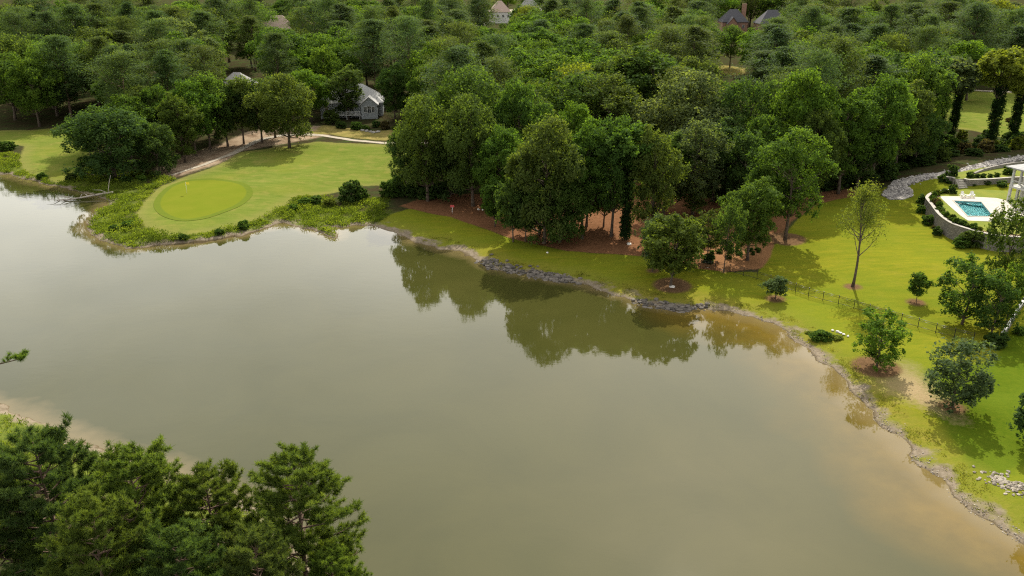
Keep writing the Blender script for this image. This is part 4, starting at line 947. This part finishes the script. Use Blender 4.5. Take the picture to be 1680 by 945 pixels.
# lawn trees on the right
T2('airy', 1399, 470, 1410, 294, 88, 'sage', 'airy thin leaved tree alone in the middle of the bright lawn', group=GLW)
T2('sapling', 1503, 495, 1508, 446, 32, 'mid', 'young sapling in a mulch ring on the bright lawn', name='sapling', group=GLW)
T2('sapling', 1272, 490, 1270, 452, 36, 'grey', 'pale sapling in a mulch ring just below the black fence', name='sapling', group=GLW)
T2('midfull', 1438, 602, 1446, 502, 84, 'bright', 'bright bushy tree with a brown mulch ring near the pond edge', group=GLW)
T2('midfull', 1563, 668, 1566, 545, 108, 'grey', 'full grey green tree casting a round shadow on the fresh lawn', group=GLW)
T2('midfull', 1578, 532, 1585, 410, 92, 'mid', 'tall bushy tree below the pool wall, left of the mulch strip', group=GLW)
T2('midrag', 1640, 482, 1662, 322, 84, 'olive', 'open crowned tree standing before the pool wall', group=GLW)
T2('midfull', 1625, 550, 1645, 440, 66, 'dark', 'dark narrow tree in the brown mulch strip', group=GLW); T2('midrag', 1648, 540, 1668, 430, 60, 'mid', 'open tree beside the white capped garden wall', group=GLW)
T2('midfull', 1700, 735, 1705, 630, 90, 'dark', 'dark tree cut by the right frame edge beside the fresh lawn', group=GLW); T2('midfull', 1720, 830, 1722, 700, 70, 'dark', None, group=GLW)
T2('midrag', 1710, 420, 1700, 330, 70, 'mid', None, group=GLW)
# near pines
def NPN(key, px, ty, Y, wpx, tone, label):
    a, b_, c_ = ray(px, ty); t_ = Y/b_; x = a*t_; z = H1(x, Y); h = CAM_H+c_*t_-z-1.1; _, _, f = to_px(x, Y, h*.8); plant(key, x, Y, h, wpx*f/FPX, tone, label, name='pine_tree', group='pines on the near bank')
NPN('nearpine2', 45, 695, 41, 214, 'shootdark', 'dense dark pine filling the lower left corner')
NPN('nearpine', 212, 708, 42, 177, 'shoot', 'fresh green pine second from the left on the near bank')
NPN('nearpine2', 335, 742, 43, 171, 'shootolive', 'olive pine third from the left on the near bank')
NPN('nearpine', 466, 732, 43.5, 181, 'shoot', 'pine with open visible trunk, rightmost tall one of the near bank')
NPN('nearpine', 548, 880, 41, 110, 'shoot', 'low pine cut by the bottom frame edge right of the open pine')
NPN('nearpine2', 130, 790, 37, 190, 'shootolive', 'low olive pine in front of the two left near pines')
NPN('nearpine2', 270, 850, 37, 200, 'shootdark', 'low dark pine cut by the bottom edge between taller pines')
NPN('nearpine', 400, 850, 38, 150, 'shootolive', 'low pine in front of the open trunk pine')
NPN('nearpine', -50, 742, 40, 150, 'shootdark', 'dark pine mostly beyond the left frame edge')
plant('nearpine3', -45.6, 60, 18, 4.4, 'shoot', 'pine whose single bough enters at the left frame edge', name='pine_tree', group='pines on the near bank', rz=0)
# far crowns read from the photograph (top pixel, width, tone)
FAR = [('pinefull',22,72,95,'pinedark',22),('pine',66,92,70,'pinedark',22),('round',45,118,80,'mid',18),('round',110,112,74,'mid',17),('pinefull',92,62,80,'pinedark',22),('round',30,28,62,'bright',19),('round',75,18,58,'bright',19),('dome',118,22,66,'bright',20),
 ('round',200,22,70,'mid',20),('round',160,14,60,'bright',20),('pine',160,62,64,'pineolive',21),('round',196,72,72,'olive',18),('round',262,68,60,'yellow',18),('pinefull',300,68,66,'pinedark',20),('dome',200,105,80,'olive',17),('round',250,95,70,'bright',17),
 ('pinefull',372,36,90,'pinedark',23),('pine',330,20,70,'pinedark',23),('pinefull',282,14,70,'pineolive',23),('round',412,44,70,'mid',20),('pine',448,56,64,'pinedark',22),('round',490,32,62,'mid',20),('round',530,68,60,'bright',19),('pine',470,74,60,'pinedark',21),
 ('pinefull',560,46,86,'pinedark',23),('pine',612,34,78,'pinedark',24),('pinefull',600,80,76,'pinedark',23),('pine',668,28,74,'pinedark',23),('round',690,8,60,'grey',20),('pinefull',750,18,70,'pinedark',22),('round',640,62,60,'mid',20),('round',790,40,62,'bright',18),('round',700,100,60,'mid',18),
 ('dome',835,72,80,'bright',19),('round',800,118,70,'mid',17),('dome',880,138,78,'bright',17),('round',925,30,70,'bright',20),('round',895,14,56,'bright',19),('dome',950,26,66,'bright',20),('round',870,58,68,'mid',19),('dome',920,75,80,'mid',19),('pinefull',1000,55,80,'pineolive',21),('round',1010,22,62,'olive',19),
 ('dome',1085,90,80,'bright',20),('round',1050,108,76,'mid',18),('pinefull',1115,115,86,'pineolive',21),('round',1170,92,70,'bright',19),('round',1060,28,62,'bright',19),('round',1120,32,64,'bright',19),('dome',1140,52,84,'mid',19),('round',1150,48,60,'mid',18),('pine',1010,112,80,'pinedark',18),('round',1245,42,80,'mid',15),('dome',1270,48,80,'bright',14),
 ('pinefull',1340,10,80,'pineolive',23),('pine',1395,14,76,'pinedark',24),('pinefull',1370,44,66,'pinedark',22),('round',1450,16,66,'bright',20),('pinefull',1500,8,78,'pinedark',23),('pine',1560,4,66,'pineolive',23),('pinefull',1605,10,82,'pinedark',24),('pine',1650,24,80,'pinedark',24),('dome',1460,58,60,'dark',18),('round',1555,44,54,'yellow',17),('round',1670,60,70,'pinedark' if 0 else 'dark',20),
 ('dome',1230,128,70,'bright',18),('round',1180,140,70,'mid',18),('dome',960,130,90,'bright',18),('round',1000,150,80,'mid',18),('round',1070,165,70,'mid',18),('round',940,160,84,'bright',18),('pine',1690,90,80,'pinedark',22),('round',1640,120,60,'yellow',12),('round',1600,118,50,'grey',12)]
KEEP = [(582,136,622,232,250),(374,114,404,134,330),(440,22,464,40,425),(818,2,830,30,560),(852,0,862,3,560),(1188,10,1288,28,470),(1193,90,1211,112,325),(1592,150,1690,228,300),(500,200,660,235,215),(235,215,420,290,170)]
POINTB = PP([(60,262),(140,300),(200,300),(262,292),(240,330),(222,352),(240,385),(300,400),(150,402),(100,340),(20,300)]); BANKB = PP([(400,400),(420,350),(520,310),(610,300),(640,330),(680,345),(640,390),(540,395)])
GROVEB = PP([(180,302),(262,302),(335,274),(335,252),(240,258),(180,278)]); OPEN = [(WP, 2.5), (POINTB, 0), (GROVEB, 0), (BANKB, 0), (FAIR, 2), (FARFAIR, 2), (TRFAIR, 4), (LAWN, 2), (HLAWN, 1), (SAND, 1), (STRAW, 3)]
def blocks(tx, ty, wp, cy, y): return any(tx+wp*.47 > a_ and tx-wp*.47 < c_ and ty < d_ and cy > b_ and y < lim for a_, b_, c_, d_, lim in KEEP)
SPEC = []      # wanted far trees: (key, x, y, h, w, tone)
for key, tx, ty, w, tone, h in FAR:
    x, y = TOP(tx, ty, h); _, _, f = to_px(x, y, h*.7); _, cy, _ = to_px(x, y, H1(x, y)+1.5)
    if not blocks(tx, ty, w, cy, y) and all(sdf([x], [y], po)[0] < -mg for po, mg in OPEN): SPEC.append((key, x, y, h, w*f/FPX, tone))
# the rest of the woods: scattered without crowding, clear of open ground and of the roofs the photograph shows
nf = np.random.RandomState(2); cand = np.column_stack([nf.uniform(-400, 420, 60000), nf.uniform(150, 620, 60000)])
cand = cand[np.abs(cand[:,0]) < .64*cand[:,1]+22]
ok = np.ones(len(cand), bool)
for poly, mg in OPEN: ok &= sdf(cand[:,0], cand[:,1], poly) < -mg
ok &= dline(cand[:,0], cand[:,1], CHANNEL) > 7
ok &= ~((cand[:,0] > 75) & (cand[:,1] < 178)) & ~((cand[:,0] < -92) & (cand[:,1] < 212)); ok &= sdf(cand[:,0], cand[:,1], PP([(1480,330),(1720,420),(1720,235),(1560,232),(1450,300)])) < -1
cand = cand[ok]
arr = np.array([(t_['x'], t_['y']) for t_ in TREES]+[(s[1], s[2]) for s in SPEC])
pn = sines(cand[:,0], cand[:,1], 90, seed=21); tn_ = sines(cand[:,0], cand[:,1], 50, seed=22); hs_ = height(cand[:,0], cand[:,1])
for i, (x, y) in enumerate(cand):
    D = math.hypot(x, y); sep = (8.6+.021*max(0, D-170))*nf.uniform(.74, 1.22)
    if np.min(np.hypot(arr[:,0]-x, arr[:,1]-y)) < sep: continue
    isp = pn[i]+nf.normal(0, .5)-.1 > 0; big = 1+.0009*max(0, D-200)
    s_ = nf.rand(); h = nf.uniform(19, 26) if isp else 15.5+7.5*s_**.7+nf.uniform(-1, 2); w = (nf.uniform(9.5, 13.5) if isp else 10+9.5*s_+nf.uniform(-1, 1.5))*big
    tx, ty, f = to_px(x, y, hs_[i]+h); wp = w*FPX/f; _, cy, _ = to_px(x, y, hs_[i]+1.5)
    if ty > 300 or tx < -70 or tx > 1750 or cy < 14 or blocks(tx, ty, wp, cy, y): continue
    if isp: key = ('pine', 'pineflat', 'pinefull', 'pinethin', 'pineflat')[nf.randint(5)]; tone = ('pinedark', 'pinedark', 'pineolive')[nf.randint(3)]
    else:
        key = ('round', 'dome', 'tall', 'spread', 'rag', 'clumpy', 'lopsided', 'rag')[nf.randint(8)]
        v = tn_[i]+nf.normal(0, .7); tone = 'bright' if v > .75 else 'mid' if v > -.1 else 'olive' if v > -.8 else 'dark' if v > -1.4 else 'grey'
        if nf.rand() < .04: tone = 'yellow'
    SPEC.append((key, x, y, h, w, tone)); arr = np.vstack([arr, (x, y)])
# leave out what the photograph shows nothing of: front to back, how much of each crown stays in sight
ZB = np.zeros((236, 420), bool); yy_, xx_ = np.mgrid[0:236, 0:420]; yy_ = yy_*4+2; xx_ = xx_*4+2
items = sorted([(t_['y'], None, t_['key'], t_['x'], t_['y'], t_['h'], t_['w']) for t_ in TREES]+[(s[2], i, s[0], s[1], s[2], s[3], s[4]) for i, s in enumerate(SPEC)], key=lambda q: q[0])
score = {}
for _, i, key, x, y, h, w in items:
    g0 = H1(x, y); p_ = PROTO[key]; cx, ty, f = to_px(x, y, g0+h); _, by_, _ = to_px(x, y, g0+h*p_['z0']/p_['H']); cyy = (ty+by_)/2
    e = ((xx_-cx)/(w*FPX/f*.46))**2+((yy_-cyy)/max(2, (by_-ty)*.5))**2 < 1
    if i is not None: score[i] = np.sum(e & ~ZB)
    if i is None or score[i] > 4: ZB |= e
kind = {True: [], False: []}
for i, s in enumerate(SPEC):
    if score[i] > 4: kind['pine' in s[0]].append(i)
for isp, l in kind.items():
    have = sum(('pine' in t_['key']) == isp for t_ in TREES); l.sort(key=lambda i: -score[i])
    print('kind pine' if isp else 'kind broad', 'visible', len(l), 'have', have)
    for i in l[:296-have]: key, x, y, h, w, tone = SPEC[i]; plant(key, x, y, h, w, tone, None, group=GF)
print('TREES', len(TREES))
#PART4
# ------------------------------------------------------------------ shrubs, bank plants
SHR = []
def shrub(key, px, py, wm, hm, tone, label, group=None, name='shrub', z=None):
    x, y = P(px, py) if z is None else at_z(px, py, z)
    p_ = PROTO[key]; e = empty(name, (x, y, (H1(x, y) if z is None else z)-.03), rt.uniform(0, 6.28)); e.scale = (wm/p_['W'], wm/p_['W'], hm/p_['H'])
    base = TONE[tone]; cr = link('foliage', p_['crown'], None, e); j = rt.uniform(.85, 1.15); cr.color = (base[0]*j, base[1]*j, base[2]*j, 1); link('stem', p_['trunk'], None, e)
    tag(e, label, 'shrub', group); SHR.append(dict(o=e, x=x, y=y, h=hm, w=wm, key=key, tone=tone, label=label)); return e
GP = 'shrubs around the pool terrace'
for i, (px, py, w, h, tn0, lb) in enumerate([(1513,333,2.1,1.9,'dark','clipped dark shrub at the upper end of the bed under the pool wall'),(1511,349,2.0,1.7,'mid','green shrub second down the bed under the pool wall'),(1523,368,2.3,2.0,'mid','large round shrub third down the bed under the pool wall'),(1537,385,1.7,1.6,'dark','neat dark shrub fourth down the bed under the pool wall'),(1532,375,.9,.7,'brown','small brownish plant between two round shrubs under the pool wall')]):
    shrub('clip', px, py, w, h, tn0, lb, GP)
for px, py, w, h, tn0, lb in [(1577,405,2.6,2.0,'mid','wide shrub against the foot of the pool wall'),(1590,404,3.4,3.0,'olive','tall loose shrub at the foot of the pool wall')]: shrub('shrubtall', px, py, w, h, tn0, lb, GP)
WI = inset([tuple(p) for p in WALLP], .95); m_ = len(WI)
tns = ['olive','mid','yellow','mid','bright','mid','olive','brown','mid','mid','olive','bright','mid','olive','mid','mid','dark','mid']
for i in range(22):
    q = WI[int(4+i*(m_-14)/21)]; tx, ty, _ = to_px(q[0], q[1], ZT)
    if tx > 1700: continue
    p_ = PROTO['shrub']; e = empty('shrub', (q[0]+rt.uniform(-.25,.25), q[1]+rt.uniform(-.25,.25), ZT-.02), rt.uniform(0, 6.28)); s_w = rt.uniform(.9, 1.6); hh = rt.uniform(.6, 1.25); e.scale = (s_w/p_['W'], s_w/p_['W'], hh/p_['H'])
    tn0 = tns[i % len(tns)]; base = TONE[tn0]; cr = link('foliage', p_['crown'], None, e); cr.color = base+(1,); link('stem', p_['trunk'], None, e)
    ORD = ['first','second','third','fourth','fifth','sixth','seventh','eighth','ninth','tenth','eleventh','twelfth','thirteenth','fourteenth','fifteenth','sixteenth','seventeenth','eighteenth','nineteenth','twentieth','twenty first','twenty second']
    tag(e, f'{TWORD[tn0]} shrub, {ORD[i]} from the top of the row inside the pool wall', 'shrub', 'row of low shrubs inside the pool wall')
for px, py, w, h, tn0, lb in [(1561,288.5,2.3,2.6,'dark','dark upright shrub at the top of the stone steps'),(1591,291,1.5,1.3,'dark','round dark shrub on the upper lawn, leftmost of its row'),(1603,291.5,1.1,.9,'dark','small dark shrub second from the left on the upper lawn wall'),(1613,291.5,1.2,1.0,'mid','small green shrub third from the left on the upper lawn wall'),(1624,291,1.1,.9,'dark','small dark shrub fourth from the left on the upper lawn wall'),(1635,290,1.2,1.0,'mid','small green shrub fifth from the left on the upper lawn wall'),(1653,286,2.2,1.8,'mid','wide shrub on the upper lawn nearest the porch house')]:
    shrub('clip', px, py, w, h, tn0, lb, GP, z=ZU)
for px, py, w, h, tn0, lb in [(1547,300,2.4,2.0,'dark','dark wide shrub left of the foot of the stone steps'),(1556,303,1.4,1.1,'dark','small dark shrub just below the stone steps'),(1562,317,1.6,1.9,'dark','upright dark shrub at the back corner of the pool deck'),(1595,306,1.6,1.0,'dark','low dark shrub left of centre under the upper wall'),(1617,306,1.8,1.4,'dark','dark shrub in the middle under the upper wall'),(1643,308,2.0,1.6,'dark','dark shrub under the upper wall nearest the porch')]:
    shrub('clip', px, py, w, h, tn0, lb, GP, z=ZT)
# rows of young shrubs in the planted bed
BEDS = [(1172,385),(1180,392),(1181,399),(1180,415),(1188,400),(1196,408),(1197,415),(1195,424),(1205,394),(1211,405),(1210,412),(1212,418),(1231,412),(1242,410),(1235,418),(1244,414),(1165,404),(1168,416)]
for i, (px, py) in enumerate(BEDS):
    shrub('clip', px, py, rt.uniform(.7, 1.1), rt.uniform(.55, .95), ('dark','mid')[i % 2], f'{("dark","green")[i % 2]} young shrub, {ORD[i]} counted from the left in the pale planted bed', 'young shrubs in the planted bed') if True else None
shrub('shrub', 1163, 431, 2.0, 1.5, 'dark', 'low dark bush at the fence corner of the planted bed')
# bushes on the banks
for px, py, w, h, tn0, lb in [(575,332,4.2,4.6,'dark','tall dark bush on the bank between the golf lawn and the grove'),(591,330,3.2,3.0,'mid','green bush leaning on the tall dark bank bush'),(500,338,2.6,1.7,'bright','bright leafy bush on the bank right of the putting green'),(518,335,2.4,1.8,'mid','leafy green bush second on the bank right of the green'),(482,346,2.0,1.3,'bright','low bright bush on the bank below the putting green'),(540,338,2.6,1.6,'yellow','yellow green bank bush left of the tall dark bush'),
 (640,322,4.0,3.4,'mid','leafy bush at the left foot of the grove'),(655,318,4.6,4.2,'mid','tall leafy bush skirting the left end of the grove'),(672,322,4.0,3.0,'dark','dark bush under the first oak of the grove'),(700,326,3.6,2.6,'dark','dark low bush under the first broad oak'),(722,322,3.8,2.8,'dark','dark bush between the two broad olive oaks'),
 (1346,556,2.6,1.1,'bright','round green reed clump at the pond edge'),(1330,548,1.2,.4,'yellow','small yellow green clump left of the round reed clump'),(1372,556,1.5,.5,'yellow','low yellow green clump below the white rocks'),
 (232,297,2.2,1.5,'bright','pale flowering weed bush at the edge of the putting green rough'),(208,300,2.6,1.6,'mid','bush at the shaded weedy corner by the fallen tree'),(212,372,2.4,1.1,'bright','bright weed clump on the point below the green'),(188,378,2.0,1.0,'mid','weed clump nearest the tip of the green point'),(300,392,1.8,.9,'mid','weed clump on the bank under the middle of the green'),(360,384,1.8,1.0,'mid','weed clump on the bank at the right end of the green'),(400,374,2.2,1.4,'mid','taller weed clump where the bank turns right of the green'),
 (12,246,4.0,2.4,'mid','low green bush by the water at the left frame edge'),(70,293,2.4,1.3,'mid','green clump on the far left bank'),(118,296,2.6,1.6,'olive','olive clump on the far left bank by the low skirted tree'),
 (585,212,3.2,2.2,'mid','wide bush before the deck of the gabled house'),(560,210,3.0,2.0,'dark','dark bush left of the house deck'),(618,208,2.6,1.8,'dark','dark bush below the gable window'),(600,213,2.6,1.2,'bright','bright low bush on the lawn below the deck'),(545,203,4.2,4.0,'olive','small tree like bush left of the gabled house'),(632,212,2.6,2.4,'brown','brownish bush right of the gable'),(650,214,2.4,1.4,'olive','olive bush on the slope right of the house'),
 (1655,200,2.0,1.2,'brown','brown brush at the right end of the upper fairway'),(1672,548,1.6,1.0,'mid','small bush beside the white capped wall'),(1632,568,2.6,1.9,'dark','dark bush at the foot of the mulch strip')]:
    shrub('shrubtall' if h > 1.45 else 'shrub', px, py, w, h, tn0, lb)
for i, (px, py) in enumerate([(595,214.5),(602,216),(608,217),(613,218),(620,217)]):
    x, y = P(px, py); k = MB(); rock_mesh(k, (0,0,.15), .55, rr, 2); o = k.build('boulder', M_STONE); o.location = (x, y, H1(x, y)); tag(o, f'grey boulder, {ORD[i]} from the left of the row below the gabled house', 'boulder', 'row of boulders below the house')
# brush along the upper stone channel and under the front of the wood
rb = np.random.RandomState(14); nb_ = 0
BR = PP([(1440,296),(1480,278),(1530,272),(1600,258),(1680,246),(1720,240),(1720,226),(1640,230),(1560,228),(1500,240),(1450,262)])
bb = np.array(BR); got = []
for _ in range(4000):
    x, y = rb.uniform(bb[:,0].min(), bb[:,0].max()), rb.uniform(bb[:,1].min(), bb[:,1].max())
    if sdf([x], [y], BR)[0] < .5 or dline([x], [y], CHANNEL)[0] < 2.2 or any(math.hypot(x-a, y-b_) < 2.9 for a, b_ in got): continue
    got.append((x, y)); px, py, _ = to_px(x, y, H1(x, y))
    if px > 1700: continue
    w, h = rb.uniform(2.4, 4.4), rb.uniform(1.4, 3.4); tn0 = ('dark','olive','mid','dark','yellow','brown')[rb.randint(6)]
    shrub('shrubtall', px, py, w, h, tn0, None, 'brush above the stone channel')
    if len(got) >= 46: break
EDGE = PP([(640,318),(740,312),(860,330),(960,318),(1010,292),(1080,300),(1180,330),(1330,318),(1440,300)])
lp = smooth_poly(EDGE, 8, False)
for i in range(40):
    q = lp[rb.randint(len(lp))]+rb.normal(0, 2.5, 2)+np.array([0, 4]); px, py, _ = to_px(q[0], q[1], H1(*q))
    shrub('shrubtall', px, py, rb.uniform(2.4, 5), rb.uniform(1.6, 4), ('dark','dark','mid','olive')[rb.randint(4)], None, 'understorey bushes at the foot of the wood')
def tufts(name, label, XY, hgt, nleaf, color, seed, spread=.28, leaf=.3, thin=.22):
    r_ = np.random.RandomState(seed); XY = np.asarray(XY); n = len(XY); z = height(XY[:,0], XY[:,1])
    hh = np.repeat(hgt, nleaf); f = r_.uniform(0, 1, n*nleaf); c0 = np.repeat(np.column_stack([XY, z]), nleaf, 0)
    off = np.column_stack([r_.normal(0, spread, n*nleaf), r_.normal(0, spread, n*nleaf), f*hh]); pos = c0+off
    d_ = np.column_stack([off[:,0]*1.2, off[:,1]*1.2, .5+r_.uniform(-.3, .4, n*nleaf)]); d_ += r_.normal(0, .3, d_.shape); d_ /= np.linalg.norm(d_, axis=1)[:,None]
    sdv = np.cross(d_, r_.normal(0, 1, d_.shape)); sdv /= np.linalg.norm(sdv, axis=1)[:,None]; L_ = leaf*r_.uniform(.6, 1.4, (n*nleaf, 1))
    V = np.stack([pos-d_*L_*.5, pos+sdv*L_*thin, pos+d_*L_*.5, pos-sdv*L_*thin], 1).reshape(-1, 3)
    ti = np.clip(np.repeat(.5+.22*sines(XY[:,0], XY[:,1], 7, seed=seed)+r_.normal(0, .1, n), nleaf)+r_.normal(0, .12, n*nleaf), 0, 1)
    o = link(name, np_mesh(name, V, np.arange(len(V)).reshape(-1, 4), {'tint': ('FACE', ti)}), M_LEAF); o.color = color+(1,); tag(o, label, 'vegetation', None, 'stuff'); return o
Q = np.column_stack([rb.uniform(-125, 10, 60000), rb.uniform(100, 205, 60000)]); dq = shore_d(Q[:,0], Q[:,1]); fa = sdf(Q[:,0], Q[:,1], FAIR); ff = sdf(Q[:,0], Q[:,1], FARFAIR); pxq = 840+FPX*Q[:,0]/(Q[:,1]*cp+CAM_H*sp_)
kk = (dq > .6) & (fa < -.1) & (ff < -.1) & (dq < 15) & (pxq > -40) & (pxq < 640) & (sdf(Q[:,0], Q[:,1], LAWN) < 0) & (sines(Q[:,0], Q[:,1], 6, seed=31)+rb.normal(0, .6, len(Q)) > -.55)
Q1 = Q[kk][:6500]; tufts('bank_weeds', 'tall mixed weeds and reeds covering the bank round the putting green', Q1, np.clip(.55+.35*sines(Q1[:,0], Q1[:,1], 8, seed=32)+rb.normal(0, .15, len(Q1)), .18, 1.3), 22, (.100,.140,.022), 33)
Q = np.column_stack([rb.uniform(-15, 75, 60000), rb.uniform(40, 160, 60000)]); dq = shore_d(Q[:,0], Q[:,1]); la = sdf(Q[:,0], Q[:,1], LAWN)
kk = (dq > .6) & (dq < 3.4) & (sines(Q[:,0], Q[:,1], 5, seed=35)+rb.normal(0, .7, len(Q)) > .35)
Q2 = Q[kk][:3800]; tufts('bank_grass', 'rough uncut grass along the right hand pond bank', Q2, rb.uniform(.05, .22, len(Q2)), 14, (.135,.145,.028), 36, .2, .15, .2)
Q = np.column_stack([rb.uniform(-60, -2, 30000), rb.uniform(30, 84, 30000)]); dq = shore_d(Q[:,0], Q[:,1]); kk = (dq > 1.6) & (sines(Q[:,0], Q[:,1], 5, seed=37)+rb.normal(0, .7, len(Q)) > 0)
Q3 = Q[kk][:5000]; tufts('near_bank_grass', 'tall grass on the near bank beneath the pines', Q3, rb.uniform(.2, .8, len(Q3)), 14, (.10,.135,.022), 38, .25, .26, .2)

# ------------------------------------------------------------------ labels for every tree and bush that has none yet
LM = [(600,160,'the grey gabled house'),(330,330,'the putting green'),(388,120,'the small dark roof'),(452,28,'the tan roof'),(820,12,'the sunny driveway'),(1204,30,'the brick chimney house'),(1268,30,'the dark garage roof'),(1208,112,'the tan clearing'),
 (1590,180,'the upper fairway'),(1474,310,'the fan of river rocks'),(1595,345,'the pool'),(1660,290,'the porch house'),(1026,385,'the lone ivy tree'),(918,390,'the low bank oak'),(1130,250,'the pale forked tree'),(1286,300,'the tall forked lawn tree'),
 (740,160,'the two broad olive oaks'),(716,70,'the bright domed tree'),(475,200,'the last oak of the golf grove'),(188,220,'the low skirted dark tree'),(60,240,'the far left fairway'),(815,260,'the gap in the grove'),(1302,110,'the tall bright crown'),
 (20,20,'the top left corner'),(240,20,'the top edge, left part'),(620,20,'the top edge, middle left'),(980,20,'the top edge, middle right'),(1450,20,'the top edge by the roofs'),(1650,30,'the top right corner'),(70,110,'the dark left frame edge'),(240,110,'the wood above the grove'),(900,130,'the bright middle wood'),(1090,110,'the wood left of the clearing'),(1420,60,'the pines beside the roofs')]
ORDW = ['','second ','third ','fourth ','fifth ','sixth ','seventh ','eighth ','ninth ','tenth ','eleventh ','twelfth ','thirteenth ','fourteenth ','fifteenth ']
def autolabel(items, noun):
    groups = {}
    for it in items:
        if it['label']: continue
        px, py, _ = to_px(it['x'], it['y'], H1(it['x'], it['y'])+it['h']*.75)
        lx, ly, ln = min(LM, key=lambda l: math.hypot((l[0]-px)*.8, (l[1]-py)*1.6))
        dx, dy = px-lx, (py-ly)*1.4
        rel = ('left of' if dx < 0 else 'right of') if abs(dx) > abs(dy) else ('beyond' if dy < 0 else 'in front of')
        it['px'] = px; it['py'] = py
        nn = noun(it); groups.setdefault((nn, rel, ln), []).append(it)
    for (nn, rel, ln), l in groups.items():
        l.sort(key=lambda q: math.hypot(q['px']-[m_ for m_ in LM if m_[2] == ln][0][0], q['py']-[m_ for m_ in LM if m_[2] == ln][0][1]))
        for i, it in enumerate(l):
            it['o']['label'] = f'{nn} {rel} {ln}' if len(l) == 1 else (f'nearest {nn} {rel} {ln}' if i == 0 else f'{ORDW[min(i, 14)]}nearest {nn} {rel} {ln}')
autolabel(TREES, lambda it: f"{TWORD[it['tone']]} {SWORD[it['key']]} {'pine' if 'pine' in it['key'] else 'tree'}")
autolabel(SHR, lambda it: f"{TWORD[it['tone']]} {'tall' if it['h'] > 2.4 else 'low'} bush")
